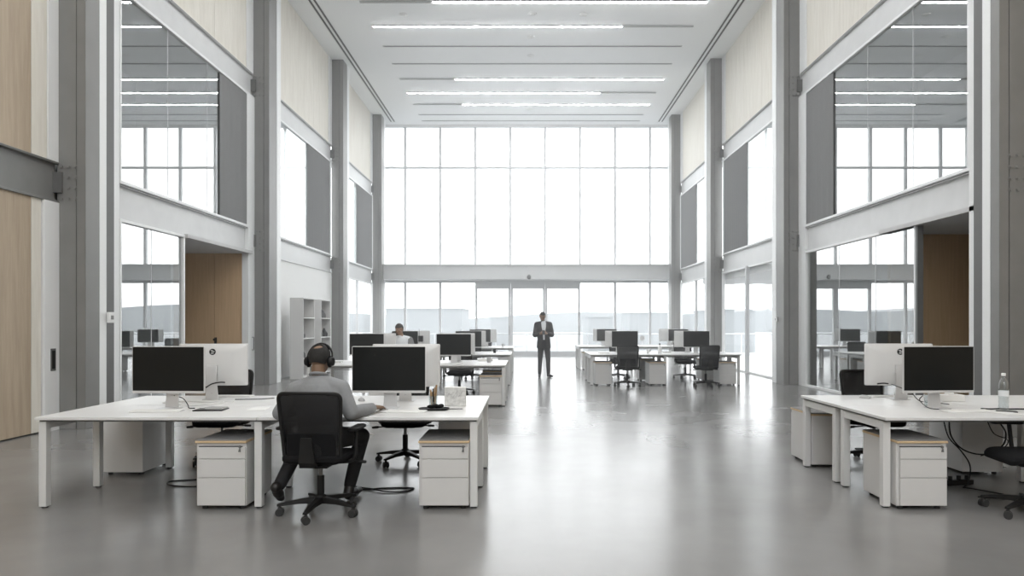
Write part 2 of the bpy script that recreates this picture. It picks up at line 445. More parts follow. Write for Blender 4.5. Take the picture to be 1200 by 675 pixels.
mz0, mz1 = BEAM_Z[0][1], BEAM_Z[1][0]
for s in (-1, 1):
    C = COLS[s]; S = SIDE[s]
    # near bay, first to second column
    a = C[0] + CD; g0 = 11.0 if s < 0 else 10.1
    sw = structure('trim_%d' % (1 if s < 0 else 2), 'dark grey jamb panel beside the first column on the %s side' % S)
    j1 = 10.9 if s < 0 else 10.03
    box('jamb', 'steel_dark', s * (WX - .03), s * (WX + .1), a, g0, 0, H, sw)
    box('jamb_edge', 'trim', s * (WX - .10), s * (WX - .031), j1 - .16, j1, 0, H, sw, .003)
    side_window(s, g0, C[1] - .38, mz0, mz1, 'upper reflective window between first and second column on the %s side' % S,
                posts=[g0 + 1.55, g0 + 3.1])
    # lower level: glass part, recess part
    jl = structure('trim_%d' % (3 if s < 0 else 4), 'white door jamb panel in front of the second column on the %s side' % S)
    box('jamb', 'trim', s * (WX - .05), s * (WX + .1), C[1] - .38, C[1], 0, mz1, jl, .003)
    if s < 0:
        side_window(s, g0, 13.1, 0, BEAM_Z[0][0], 'lower reflective glass screen beside the timber recess on the left side', posts=[g0 + 1.0])
        r = structure('wall_recess_left', 'brown timber recess behind the lower left opening')
        box('panel', 'brown', -6.65, -7.35, 16.1, 16.2, 0, 3.13, r); box('panel', 'brown', -7.36, -9.5, 16.1, 16.2, 0, 3.13, r)
        box('soffit', 'room', -6.5, -9.5, 13.1, 16.2, 3.13, 3.2, r)
        box('side_panel', 'room', -6.75, -9.5, 12.95, 13.05, 0, 3.13, r)
        d = MB().box(-7.34, -7.30, 16.04, 16.10, .95, 1.15).cyl((-7.32, 16.05, 1.1), (-7.32, 15.99, 1.1), .03).build('door_handle', 'black', r, bevel=.004)
    else:
        side_window(s, 11.5, C[1] - .38, 0, BEAM_Z[0][0], 'lower reflective glass screen beside the timber recess on the right side', posts=[12.9, 14.4])
        r = structure('wall_recess_right', 'brown timber recess behind the lower right opening')
        box('panel', 'brown', 6.72, 9.5, 12.6, 12.7, 0, 3.13, r)
        box('soffit', 'room', 6.5, 9.5, 9.3, 12.6, 3.13, 3.2, r)
        box('frame_post', 'steel_dark', 6.55, 6.65, 11.44, 11.5, 0, 3.18, r)
    # rooms added behind the near glass, closed to keep it dark
    rm = structure('wall_back_room_%s' % S, 'grey rooms added behind the near glazing on the %s side, closed to keep it dark' % S)
    box('outer_wall', 'room', s * 9.5, s * 9.7, 8.6, 17.0, 0, 7.6, rm)
    box('end_wall', 'room', s * 6.75, s * 9.5, 16.6, 16.9, 0, 7.6, rm)
    box('end_wall', 'room', s * 6.8, s * 9.5, 8.6, 8.9, 0, 7.6, rm)
    box('slab', 'room', s * 6.75, s * 9.5, 8.9, 16.6, 3.22, 3.7, rm)
    box('roof', 'room', s * 6.8, s * 9.7, 8.6, 17.0, 7.4, 7.7, rm)
    curtain(s, C[1] - 1.82, C[1] - .4, mz0 + .02, mz1 - .05, 'flat grey curtain panel in the near upper window of the %s wall' % S, 5)
    # second bay
    a, b = C[1] + CD, C[2]
    sp = b - 2.75
    side_window(s, a + .2, b - .2, mz0, mz1, 'upper window between second and third column on the %s side' % S, 'glass_side', posts=[sp + .05])
    curtain(s, sp + .1, b - .3, mz0 + .02, mz1 - .05, 'pleated grey curtain in the second upper window of the %s wall' % S, 16)
    if s < 0:
        w = structure('wall_left', 'white plaster wall behind the white bookcases')
        box('plaster', 'white_wall', -WX, -WX - .15, a, b, 0, BEAM_Z[0][0], w)
        box('baseboard', 'trim', -WX + .015, -WX, a, b, 0, .08, w)
    else:
        w = side_window(s, a + .1, b - .1, 0, BEAM_Z[0][0], 'lower clear glass screen between second and third column on the right side', 'glass', posts=[])
        box('post', 'mullion', 6.5, 6.6, 20.2, 20.32, 0, 3.18, w)
        sr = structure('wall_side_room_right', 'glazed side room with a pale outer window wall on the right')
        box('soffit', 'trim', 6.72, 10.0, a, b + 3, 2.95, 3.18, sr)
        for yy in (17.6, 20.4, 23.2, 26.0):
            box('post', 'mullion', 10.0, 10.1, yy, yy + .1, 0, 3.0, sr)
        box('sill', 'mullion', 10.0, 10.1, a, b + 3, 0, .06, sr)
        box('transom', 'mullion', 10.0, 10.1, a, b + 3, .95, 1.0, sr)
    # third bay
    a, b = C[2] + CD, C[3]
    side_window(s, a + .2, b - .1, mz0, mz1, 'upper window between third and fourth column on the %s side' % S, 'glass_side')
    curtain(s, b - 2.75, b - .2, mz0 + .02, mz1 - .05, 'pleated grey curtain in the third upper window of the %s wall' % S, 18)
    w = side_window(s, a + .1, b - .1, 0, BEAM_Z[0][0], 'lower clear window between third and fourth column on the %s side' % S, 'glass')
    box('post', 'mullion', s * 6.55, s * 6.65, (a + b) / 2, (a + b) / 2 + .06, 0, 3.18, w)
    w = structure('wall_%s' % S, 'narrow grey return between the last column and the glazed end wall, %s side' % S)
    box('return', 'beam', s * WX, s * (WX + .2), C[3] + CD, YF, 0, H - .01, w)

# foreground bay: timber wall on the left, plain on the right
w = structure('wall_left', 'warm timber panelled wall with pale edge strip and painted light falloff in the left foreground')
for (y0, y1) in ((YB, -2.0), (-1.99, 3.0), (3.01, 9.09)):
    box('panel', 'oak', -WX, -WX - .2, y0, y1, BEAM_Z[0][1], H, w)
    box('panel', 'oak', -WX, -WX - .2, y0, y1, 0.02, BEAM_Z[0][0], w)
box('edge_or_falloff_strip', 'trim', -WX + .02, -WX - .2, 9.40, 9.6, BEAM_Z[0][1], H, w)
box('edge_or_falloff_strip', 'cream', -WX + .001, -WX - .2, 9.10, 9.39, BEAM_Z[0][1], H, w)  # light falloff on the timber put into a paler strip
box('edge_or_falloff_strip', 'cream', -WX + .001, -WX - .2, 9.10, 9.28, 0.02, BEAM_Z[0][0], w)  # painted light falloff continued below the beam
box('edge_or_falloff_strip', 'trim', -WX + .03, -WX - .2, 9.30, 9.6, 0, BEAM_Z[0][0], w)
box('floor_gap', 'groove', -WX - .03, -WX - .2, YB, 9.29, 0, 0.02, w)
box('beam_backing', 'room', -WX - .1, -WX - .2, YB, 9.6, BEAM_Z[0][0], BEAM_Z[0][1], w)
d = structure('door_1', 'recessed dark pull on the pale door edge in the left foreground')
MB().box(-WX + .03, -WX + .04, 9.42, 9.52, .83, 1.14).build('pull_plate', 'steel_dark', d, bevel=.004)
MB().box(-WX + .04, -WX + .043, 9.44, 9.50, .86, 1.11).build('pull_recess', 'black', d)
w = structure('wall_right', 'plain timber panelled wall beside the viewpoint on the right')
box('panel', 'oak', WX, WX + .2, YB, 8.95, 0, H, w)
# door handles by the recesses
for s, y in ((-1, 16.25), (1, 10.05)):
    h = MB().tube([(s * 6.53, y, 1.15), (s * 6.49, y, 1.15), (s * 6.49, y, .85), (s * 6.53, y, .85)], .012).build('door_pull', 'steel_dark')
    tag(h, 'slim vertical door pull on the jamb beside the brown timber recess on the %s' % SIDE[s], 'door handle')

# ---- glazed end wall
win_no += 1
fw = structure('window_%d' % win_no, 'large glazed end wall with fine vertical mullions')
def fx(px): return (px - 617) * YF / 800
mull = [475, 516, 557, 598, 638.7, 679.6, 720.6, 761.4]
ztr = 1.5 + (378 - 196.7) * YF / 800
for px in mull:
    box('mullion', 'mullion', fx(px) - .05, fx(px) + .05, YF - .09, YF + .06, 3.9, H, fw)
for px in (475, 516, 720.6, 761.4):
    box('mullion', 'mullion', fx(px) - .05, fx(px) + .05, YF - .09, YF + .06, 0, 3.5, fw)
box('transom', 'mullion', -6.6, 6.6, YF - .08, YF + .05, ztr - .045, ztr + .045, fw)
box('sill', 'mullion', -6.6, 6.6, YF - .1, YF + .06, 0, .10, fw)
box('head', 'mullion', -6.6, 6.6, YF - .1, YF + .06, 3.28, 3.5, fw)
box('head', 'trim', -6.6, 6.6, YF - .1, YF + .06, H - .12, H, fw)
box('pane', 'glass', -6.6, 6.6, YF - .005, YF + .005, 3.9, H - .12, fw)
for xa, xb in ((-6.6, fx(556.5)), (fx(680), 6.6)):
    box('pane', 'glass', xa, xb, YF - .005, YF + .005, .1, 3.28, fw)
bmx = structure('beam', 'grey steel beam crossing the glazed end wall above the doors')
box('web', 'beam', -6.5, 6.95, 29.62, 29.9, 3.42, 3.97, bmx)
box('flange', 'beam', -6.5, 6.95, 29.55, 30.6, 3.97, 4.03, bmx)
box('flange', 'beam', -6.5, 6.95, 29.55, 30.75, 3.38, 3.43, bmx)
for i, (a, b) in enumerate(((557, 598.5), (598.5, 638.7), (638.7, 679.8))):
    d = structure('door_%d' % (i + 2), ('left', 'middle', 'right')[i] + ' glazed door leaf in the end wall')
    xa, xb = fx(a) + .004, fx(b) - .004
    t = .10
    for q in ((xa, xa + t, .1, 3.28), (xb - t, xb, .1, 3.28), (xa + t, xb - t, .1, .22), (xa + t, xb - t, 3.02, 3.28)):
        box('door_frame', 'mullion', q[0], q[1], YF - .12, YF + .05, q[2], q[3], d, .004)
    box('pane', 'glass', xa + t, xb - t, YF - .006, YF + .006, .22, 3.02, d)
    MB().tube([(xb - .05, YF - .12, .95), (xb - .05, YF - .18, .95), (xb - .05, YF - .18, 1.35), (xb - .05, YF - .12, 1.35)], .012).build('door_handle', 'steel_dark', d)
sn = MB().ell((0, 0, 0), (.085, .06, .11), 16, 10).build('motion_sensor', 'steel_dark', None, ((620 - 617) * 29.5 / 800, 29.56, 1.5 + (378 - 324.5) * 29.5 / 800))
tag(sn, 'small dark round sensor on the steel beam above the glazed doors', 'sensor')

# ---- outside
def railing(pts, lab):
    r = thing('terrace_railing', lab, 'railing', (0, 0, 0))
    for (x0, y0), (x1, y1) in zip(pts[:-1], pts[1:]):
        L = math.hypot(x1 - x0, y1 - y0); n = max(1, round(L / 1.6)); hz = .92
        MB().tube([(x0, y0, hz), (x1, y1, hz)], .03, 8).build('handrail', 'mullion', r)
        for i in range(n + 1):
            x, y = x0 + (x1 - x0) * i / n, y0 + (y1 - y0) * i / n
            box('post', 'mullion', x - .02, x + .02, y - .02, y + .02, -.03, hz, r)
        dx, dy = (x1 - x0) / L, (y1 - y0) / L
        g = MB(); a = (x0, y0); nx, ny = -dy * .006, dx * .006
        g.rings([[(x0 + nx, y0 + ny, .08), (x0 - nx, y0 - ny, .08), (x0 - nx, y0 - ny, .86), (x0 + nx, y0 + ny, .86)],
                 [(x1 + nx, y1 + ny, .08), (x1 - nx, y1 - ny, .08), (x1 - nx, y1 - ny, .86), (x1 + nx, y1 + ny, .86)]])
        g.build('glass_infill', 'glass', r)
railing([(-14, 34.6), (14, 34.6)], 'pale glass railing on the terrace beyond the glazed doors')
railing([(13.8, 16.5), (13.8, 34.4)], 'pale glass railing on the terrace outside the right-hand side room')
random.seed(3)
hb = MB(); n = 90; ra, rb = [], []
prof = []
for i in range(n + 1):
    x = -1400 + 2800 * i / n
    prof.append((x, 4 + 9 * (0.5 + 0.5 * math.sin(i * .23 + 1.0)) + 6 * (0.5 + 0.5 * math.sin(i * .71)) + random.random() * 2))
prof += [(1400, -8), (-1400, -8)]
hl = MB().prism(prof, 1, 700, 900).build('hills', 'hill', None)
tag(hl, 'pale hazy wooded ridge on the horizon', kind='structure')
def pxb(a, b, top, Y, depth, lab):
    x0, x1 = (a - 617) * Y / 800, (b - 617) * Y / 800
    z = 1.5 + (378 - top) * Y / 800
    t = thing('office_block', lab, 'building', ((x0 + x1) / 2, Y, -8.05), 0, None)
    hw = (x1 - x0) / 2
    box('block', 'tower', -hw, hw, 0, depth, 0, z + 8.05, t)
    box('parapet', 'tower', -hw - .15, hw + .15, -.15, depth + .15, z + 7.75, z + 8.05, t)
pxb(452, 541, 361, 150, 20, 'pale hazy block of building beyond the left part of the end wall')
pxb(690, 718, 371, 190, 20, 'low pale hazy building beyond the glass right of the doors')
pxb(738, 792, 366, 240, 20, 'wide pale hazy building beyond the right end of the end wall')
pxb(575, 600, 372, 260, 20, 'low pale hazy building seen through the left glazed door')
pxb(843, 885, 362, 130, 20, 'pale hazy building seen through the clear screen on the right')

# ---- ceiling fittings
EXT = (-4.62, 5.0)
LIT = [(-7.6 + 1.5 * k, *((-2.6, 5.0), (-4.6, 2.86))[k % 2], 'lit white ceiling strip added out of the picture to light the near desks') for k in range(18) if k % 3 != 2] + [(18.9, -2.6, 5.0, 'lit white ceiling strip partly cut by the top edge of the photo'),  # leading entries: out-of-view strips added to light the near desks
       (20.46, -4.6, 2.86, 'second lit ceiling strip from the top edge, its right end dark'),
       (24.9, -2.6, 5.0, 'third lit ceiling strip, just past the two unlit slots, its left end dark'),
       (26.37, -4.6, 2.83, 'fourth lit ceiling strip counted towards the glazed end wall, its right end dark'),
       (27.8, -2.6, 5.0, 'lit ceiling strip closest to the glazed end wall, its left end dark')]
for y, xa, xb, lab in LIT:
    t = thing('strip_light', lab, 'ceiling light', (0, y, H - .021), 0, 'recessed strip lights')
    box('housing', 'slot_grey', EXT[0], EXT[1], -.05, .05, -.012, 0, t)
    box('diffuser', 'light', xa, xb, -.042, .042, -.018, -.011, t)
for y, lab in ((21.98, 'nearer of the two unlit ceiling slots between the second and third lit strips'),
               (23.46, 'farther of the two unlit ceiling slots between the second and third lit strips'),
               (29.2, 'unlit ceiling slot just past the last lit strip'), (30.1, 'unlit ceiling slot right against the glazed end wall')):
    t = thing('ceiling_slot', lab, 'air slot', (0, y, H), 0, 'unlit ceiling slots')
    box('frame', 'slot_grey', EXT[0], EXT[1], -.045, .045, -.012, 0, t)
    box('slot', 'slot', EXT[0] + .05, EXT[1] - .05, -.02, .02, -.014, -.011, t)
for i, (px, py, lab) in enumerate(((473, 17, 'small round white ceiling fitting at the left between the first two strips'), (624, 16, 'small round white ceiling fitting mid-ceiling between the first two strips'),
        (684, 17, 'small round white ceiling fitting at the right between the first two strips'), (622, 43, 'small round white ceiling fitting behind the second lit strip'),
        (622, 65, 'small round white ceiling fitting between the two unlit slots'), (620, 128, 'small round white ceiling fitting closest to the glazed end wall'))):
    Y = (H - 1.5) * 800 / (378 - py)
    t = thing('downlight', lab, 'ceiling light', ((px - 617) * Y / 800, Y, H), 0, 'small round ceiling fittings')
    MB().lathe([(.0, 0), (.13, 0), (.12, -.012), (.08, -.02), (.0, -.02)]).build('rim', 'white', t)
    MB().lathe([(.0, -.03), (.06, -.03), (.07, -.018), (.0, -.018)]).build('lens', 'paper', t)
for s in (-1, 1):
    t = thing('linear_diffuser', 'double dark linear air slot in the ceiling along the %s wall' % SIDE[s], 'air slot', (s * 5.92, 0, H))
    box('frame', 'trim', -.14, .14, YB + .1, 30.4, -.008, 0, t)
    box('slot', 'groove', -.10, -.04, YB + .2, 30.2, -.010, -.007, t)
    box('slot', 'groove', .04, .10, YB + .2, 30.2, -.010, -.007, t)
# thermostat and sensor on column edges
t = thing('wall_controller', 'small white control box on the edge strip beside the first left column', 'controller', (-6.17, 10.12, 1.5 + 6 * 10.0 / 800))
MB().box(-.02, .03, -.06, .06, -.08, .08).build('housing', 'white', t, bevel=.008)
MB().box(.03, .034, -.03, .03, -.03, .03).build('dial', 'steel', t)
t = thing('wall_controller', 'tiny white control box on the inner edge of the second right column', 'controller', (6.19, 16.9, 1.58))
MB().box(-.03, .01, -.05, .05, -.07, .07).build('housing', 'white', t, bevel=.006)
MB().box(-.034, -.03, -.02, .02, -.02, .02).build('dial', 'steel', t)

# ================================================================ FURNITURE
def bench(name, label, x0, x1, y0, legs, yend=1.62, group='white bench desks', xfix=None):
    """two-by-two bench desk: worktops, square legs on black feet, rails"""
    xm = (x0 + x1) / 2
    t = thing('bench_desk', label, 'desk', (xm, y0, 0), 0, group)
    hw = (x1 - x0) / 2
    tops = ((0, .797), (.813, yend))
    for ya, yb in tops:
        for xa, xb in ((-hw, -.002), (.002, hw)):
            box('worktop', 'desk', xa, xb, ya, yb, .715, .74, t, .003)
    L = .03
    for x in (-hw + L + .012, 0, hw - L - .012):
        for q, y in enumerate(legs):
            xx = x
            if xfix and (q == len(legs) - 1) and x < 0 and x != 0: xx = x + xfix
            lg = box('leg', 'deskmetal', xx - L, xx + L, y, y + .06, .012, .700, t, .003)
            f = MB().cyl((xx, y + .03, 0), (xx, y + .03, .013), .024).build('foot', 'rubber', lg)
        # end rails joining the legs under the top
        if len(legs) == 4:
            for ya, yb in ((legs[0] + .061, legs[1] - .001), (legs[2] + .061, legs[3] - .001)):
                box('end_rail', 'deskmetal', x - .025, x + .025, ya, yb, .635, .698, t, .002)
        else:
            box('end_rail', 'deskmetal', x - .025, x + .025, legs[0] + .061, legs[1] - .001, .64, .698, t, .002)
    for y in (legs[0] + .27, legs[-1] - .25):
        box('beam_rail', 'deskmetal', -hw + .075, -.035, y, y + .04, .66, .698, t, .002)
        box('beam_rail', 'deskmetal', .035, hw - .075, y, y + .04, .66, .698, t, .002)
    box('top_spacer', 'steel_dark', -hw + .02, hw - .02, .03, yend - .03, .70, .714, t)
    box('cable_tray', 'deskmetal', -hw + .3, -.3, .74, .87, .60, .61, t); box('cable_tray', 'deskmetal', .3, hw - .3, .74, .87, .60, .61, t)
    return t

def make_pedestal():
    t = thing('drawer_pedestal', 'p', 'pedestal')
    W, D, Ht = .40, .56, .535
    box('body', 'ped', -W/2, W/2, .018, D, .03, Ht, t, .004)
    z = [.036, .262, .415, Ht - .003]
    fz = [(.036, .255), (.260, .405), (.410, .528)]
    for i, (a, b) in enumerate(fz):
        if i < 2:
            dr = MB().box(-W/2 + .022, W/2 - .004, 0, .016, a, b).build('drawer', 'ped', t, bevel=.002)
        else:
            dr = MB().box(-W/2 + .022, W/2 - .004, 0, .016, a, b - .026).build('drawer', 'ped', t, bevel=.002)
            box('grip_groove', 'groove', -W/2 + .022, W/2 - .03, .006, .016, b - .0255, b - .018, dr)
            MB().cyl((W/2 - .045, 0, b - .022), (W/2 - .045, -.008, b - .022), .011, None, 12).build('lock', 'steel_dark', dr)
            MB().tube([(W/2 - .045, -.008, b - .022), (W/2 - .044, -.012, b - .035), (W/2 - .046, -.012, b - .06)], [.004, .005, .010], 8).build('key', 'steel_dark', dr)
    box('seat_pad_ply', 'ply', -W/2 - .004, W/2 + .004, -.004, D + .004, Ht, Ht + .018, t, .003)
    box('seat_pad_felt', 'felt', -W/2 + .001, W/2 - .001, .0, D - .001, Ht + .018, Ht + .026, t, .003)
    for x in (-W/2 + .05, W/2 - .05):
        for y in (.06, D - .06):
            MB().cyl((x, y, 0), (x, y, .03), .022, None, 12).build('castor', 'rubber', t)
    return t

def rrect(hw, hh, r, n=5):
    pts = []
    for cx, cy, a0 in ((hw - r, hh - r, 0), (-hw + r, hh - r, 90), (-hw + r, -hh + r, 180), (hw - r, -hh + r, 270)):
        for i in range(n + 1):
            a = math.radians(a0 + 90 * i / n); pts.append((cx + r * math.cos(a), cy + r * math.sin(a)))
    return pts

def make_chair():
    """mesh-back task chair, front towards +y"""
    t = thing('office_chair', 'c', 'chair')
    # base star
    b = MB()
    b.lathe([(0, .085), (.045, .085), (.05, .10), (.042, .14), (.032, .15), (0, .15)])
    for k in range(5):
        a = math.radians(-90 + 72 * k); d = Vector((math.cos(a), math.sin(a), 0)); n = Vector((-d.y, d.x, 0))
        ring = []
        for r, hw, z0, z1 in ((.03, .032, .085, .135), (.16, .026, .088, .122), (.30, .020, .078, .098), (.325, .018, .075, .093)):
            p = d * r
            ring.append([p + n * hw + Vector((0, 0, z0)), p + n * hw * .8 + Vector((0, 0, z1)), p - n * hw * .8 + Vector((0, 0, z1)), p - n * hw + Vector((0, 0, z0))])
        b.rings(ring)
    bo = b.build('base', 'black', t, bevel=.004)
    for k in range(5):
        a = math.radians(-90 + 72 * k); d = Vector((math.cos(a), math.sin(a), 0)) * .305
        ax = Vector((math.cos(a + .6 + k), math.sin(a + .6 + k), 0))
        c = MB()
        for s in (-1, 1):
            p = d + ax * .017 * s + Vector((0, 0, .030))
            c.cyl(p - ax * .010, p + ax * .010, .030, None, 18)
        c.cyl(d + Vector((0, 0, .03)), d + Vector((0, 0, .082)), .010)
        c.cap(d + Vector((0, 0, .035)), d + Vector((0, 0, .058)), .018, .016)
        c.build('caster', 'rubber', t)
    MB().cyl((0, 0, .14), (0, 0, .30), .028).cyl((0, 0, .29), (0, 0, .40), .016).build('gas_lift', 'black', t)
    MB().cyl((0, 0, .292), (0, 0, .375), .0165).build('lift_rod', 'steel', t)
    m = MB().box(-.11, .11, -.16, .12, .385, .425).cyl((.10, .06, .40), (.30, .08, .395), .008, None, 8).cap((.28, .08, .395), (.33, .085, .392), .014, .012)
    m.cyl((-.10, .02, .40), (-.27, .02, .395), .008, None, 8).cap((-.25, .02, .395), (-.30, .02, .393), .013, .012)
    m.build('mechanism', 'black', t, bevel=.008)
    # seat pad: rounded, waterfall front edge
    ring = []
    for z, ins, dy in ((.425, .05, 0), (.430, .02, 0), (.445, .002, 0), (.470, 0, 0), (.486, .012, 0), (.494, .05, 0), (.496, .12, 0)):
        ring.append([(x, y + .01 - (0 if y < .1 else 0), z - .035 * max(0, (y - .08) / .16) ** 2) for x, y in rrect(.245 - ins, .235 - ins, .085 - min(ins, .04))])
    MB().rings(ring).build('seat', 'blacksoft', t)
    # backrest: leaned, curved frame with mesh
    zc, hh, hw = .700, .265, .240
    def bk(x, z, off=0):
        u = (z - .45)
        hwz = 1.0
        y = -.215 - u * .13 - .05 * math.exp(-((z - .62) / .14) ** 2) * -1 * .6 + .16 * (x * x) / (.24 * .24) * .28 + off
        return (x, y, z)
    outl = []
    for x, z in rrect(hw, hh, .045, 5):
        zz = z + zc
        f = .90 + .10 * min(1, max(0, (zz - .45) / .35))
        outl.append((x * f, zz))
    MB().tube([bk(x, z) for x, z in outl], .0155, 8, closed=True).build('back_frame', 'black', t)
    nx, nz = 14, 18
    g = MB(); front, backv = [], []
    for j in range(nz + 1):
        z = zc - hh + .008 + (2 * hh - .016) * j / nz
        f = .90 + .10 * min(1, max(0, (z - .45) / .35))
        front.append([bk((-hw + .008 + (2 * hw - .016) * i / nx) * f, z, .003) for i in range(nx + 1)])
        backv.append([bk((-hw + .008 + (2 * hw - .016) * i / nx) * f, z, -.003) for i in range(nx, -1, -1)])
    g.rings([a + b_ for a, b_ in zip(front, backv)])
    g.build('back_mesh', 'mesh', t)
    # lumbar pad and spine on the rear of the backrest
    MB().rings([[bk(x * (1 if z < .6 else .95), z, o) for x, z, o in ((-.19, z0, -.012), (.19, z0, -.012), (.19, z0, -.026), (-.19, z0, -.026))] for z0, z in ((.47, .47), (.55, .55), (.66, .66))]).build('lumbar_pad', 'blacksoft', t, bevel=.006)
    sp = MB().rings([[(-w, y, z), (w, y, z), (w, y - d, z), (-w, y - d, z)] for w, y, z, d in ((.07, -.13, .40, .03), (.065, -.21, .405, .04), (.06, -.262, .45, .035), (.05, -.275, .56, .02), (.04, -.29, .64, .015))])
    sp.build('back_support', 'black', t, bevel=.008)
    for s in (-1, 1):
        a = MB()
        a.tube(spline([(s * .10, -.02, .41), (s * .24, -.02, .42), (s * .282, -.02, .46), (s * .288, -.01, .56), (s * .288, .0, .665)], 6), [.018] * 25 if False else .017, 8)
        ar = a.build('armrest', 'black', t)
        rg = []
        for z, ins in ((.662, .012), (.668, 0), (.684, 0), (.69, .012)):
            rg.append([(s * .288 + x, .02 + y, z) for x, y in rrect(.043 - ins, .125 - ins, .035 - ins * .5)])
        MB().rings(rg).build('arm_pad', 'black', ar)
    return t

def make_monitor(w=.655, h=.415, z0=.135):
    """flat monitor on a plate stand, screen facing -y"""
    t = thing('monitor', 'm', 'monitor')
    rr = [[(x, .0, z) for x, z in rrect(w/2, h/2, .012, 4)], [(x, .018, z) for x, z in rrect(w/2, h/2, .012, 4)],
          [(x * .93, .034, z * .90) for x, z in rrect(w/2, h/2, .02, 4)], [(x * .6, .048, z * .62) for x, z in rrect(w/2, h/2, .04, 4)]]
    hs = MB().rings([[(x, y, z + z0 + h/2) for x, y, z in r] for r in rr]).build('housing', 'monback', t, angle=50)
    box('screen', 'screen', -w/2 + .006, w/2 - .006, -.003, .004, z0 + .022, z0 + h - .007, t, .001)
    st = MB().rings([[(-hw, y, z), (hw, y, z), (hw, y + d, z), (-hw, y + d, z)] for hw, y, z, d in ((.062, .055, .004, .012), (.056, .062, .10, .010), (.05, .070, .20, .010), (.048, .062, .33, .010))]).build('stand', 'alu', t, bevel=.002)
    box('foot_plate', 'alu', -.085, .085, -.10, .085, 0, .006, t, .002)
    MB().box(-.05, .05, .040, .068, .26, .34).build('mount', 'alu', st)
    MB().cyl((0, .0665, .075), (0, .0672 + .003, .075), .012).build('cable_hole', 'groove', st)
    return t

def make_keyboard(w=.42, d=.125):
    t = thing('keyboard', 'k', 'keyboard')
    MB().rings([[(x, y, z) for x, y in rrect(w/2 - i, d/2 - i, .008, 3)] for z, i in ((0, .002), (.003, 0), (.008, 0), (.010, .002))]).build('case', 'white', t)
    rows = MB()
    for r in range(5):
        y = -d/2 + .014 + r * (d - .028) / 4 
        n = 14
        for k in range(n):
            if r == 0 and 4 <= k <= 8:
                if k == 4: rows.box(-w/2 + .01 + 4 * (w - .02) / n, -w/2 + .01 + 9 * (w - .02) / n - .003, y - .008, y + .008, .010, .0125)
                continue
            x = -w/2 + .01 + k * (w - .02) / n
            rows.box(x, x + (w - .02) / n - .003, y - .008, y + .008, .010, .0125)
    rows.build('keypad', 'paper', t)
    return t

def make_mouse(m='white'):
    t = thing('computer_mouse', 'm', 'mouse')
    g = MB(); ring = []
    for i in range(9):
        a = PI / 2 * i / 8
        s_ = math.cos(a) if i < 8 else .02
        ring.append([(x * s_, y * s_, .032 * math.sin(a)) for x, y in rrect(.03, .055, .028, 5)])
    g.rings(ring).build('shell', m, t)
    box('scroll_wheel', 'slot_grey', -.003, .003, .02, .034, .028, .034, t, .001)
    return t

ZD = .741   # top of the desks
def D(px, py, z=ZD):
    Y = (1.5 - z) * 800 / (py - 378)
    return ((px - 617) * Y / 800, Y, z)

# ---- the bench desks
bench('bench_desk', 'nearest left white bench desk with the man in headphones seated at it', -3.95, -.385, 5.48, [.03, .72, 1.53], xfix=.23)
bench('bench_desk', 'nearest right white bench desk, cut by the photo edge, water bottle on it', 2.872, 6.44, 5.46, [.06, .75, .92, 1.61], 1.69)
bench('bench_desk', 'second left white bench desk, behind the desk of the man in headphones', -3.95, -.37, 12.2, [.03, .70, .86, 1.53])
bench('bench_desk', 'third left white bench desk, between the second left bench and the one by the glass', -3.95, -.37, 16.3, [.03, .70, .86, 1.53])
bench('bench_desk', 'farthest left white bench desk close to the glazed end wall', -3.95, -.40, 20.6, [.03, .70, .86, 1.53])
bench('bench_desk', 'right white bench desk in mid hall with two black chairs in front', 1.52, 5.13, 16.3, [.05, .72, .88, 1.55], 1.64)
bench('bench_desk', 'farthest right white bench desk behind the one with two black chairs', 1.66, 5.27, 21.7, [.05, .72, .88, 1.55], 1.64)

# ---- pedestals: x centre, y of drawer front, rotation, label
peds = [
 (-2.447, 5.462, 0, 'white drawer pedestal with plywood-edged grey pad, left of the man in headphones'),
 (-.662, 5.462, 0, 'white drawer pedestal under the right front corner of the nearest left desk'),
 (-3.965, 7.26, PI, 'white pedestal seen from its plain back, far left under the nearest left desk'),
 (-.66, 7.22, PI, 'pedestal half hidden behind the one under the right front corner of the nearest left desk'),
 (3.164, 5.455, 0, 'white drawer pedestal with pad at the front corner of the nearest right desk'),
 (3.15, 7.62, PI, 'white pedestal with plain back at the far left corner of the nearest right desk'),
 (4.49, 7.28, PI, 'white pedestal with plain back in shade under the nearest right desk, behind hanging cables'),
 (5.6, 7.28, PI, 'shaded pedestal under the nearest right desk, behind the chair at the photo edge'),
 (-.64, 12.17, 0, 'white drawer pedestal at the right front corner of the second left desk'),
 (-2.62, 12.17, 0, 'white drawer pedestal under the second left desk, beside the seated man\'s head'),
 (-.66, 13.9, PI, 'pedestal back half hidden under the rear right corner of the second left desk'),
 (-.64, 16.26, 0, 'white drawer pedestal at the right front corner of the third left desk'),
 (-.66, 20.56, 0, 'white drawer pedestal at the right front corner of the farthest left desk'),
 (1.84, 16.28, 0, 'white drawer pedestal at the left front corner of the mid right desk'),
 (3.13, 16.28, 0, 'white drawer pedestal in the middle front of the mid right desk'),
 (4.82, 16.32, 0, 'white drawer pedestal at the right front corner of the mid right desk'),
 (3.1, 18.1, PI, 'pedestal back between chairs at the rear middle of the mid right desk'),
 (4.70, 18.1, PI, 'pedestal back behind the right front pedestal of the mid right desk'),
 (1.98, 21.66, 0, 'white drawer pedestal at the left front corner of the farthest right desk'),
]
pp = make_pedestal()
for i, (x, y, rz, lab) in enumerate(peds):
    place(pp, i == 0, (x, y, 0), rz, lab, 'white drawer pedestals')

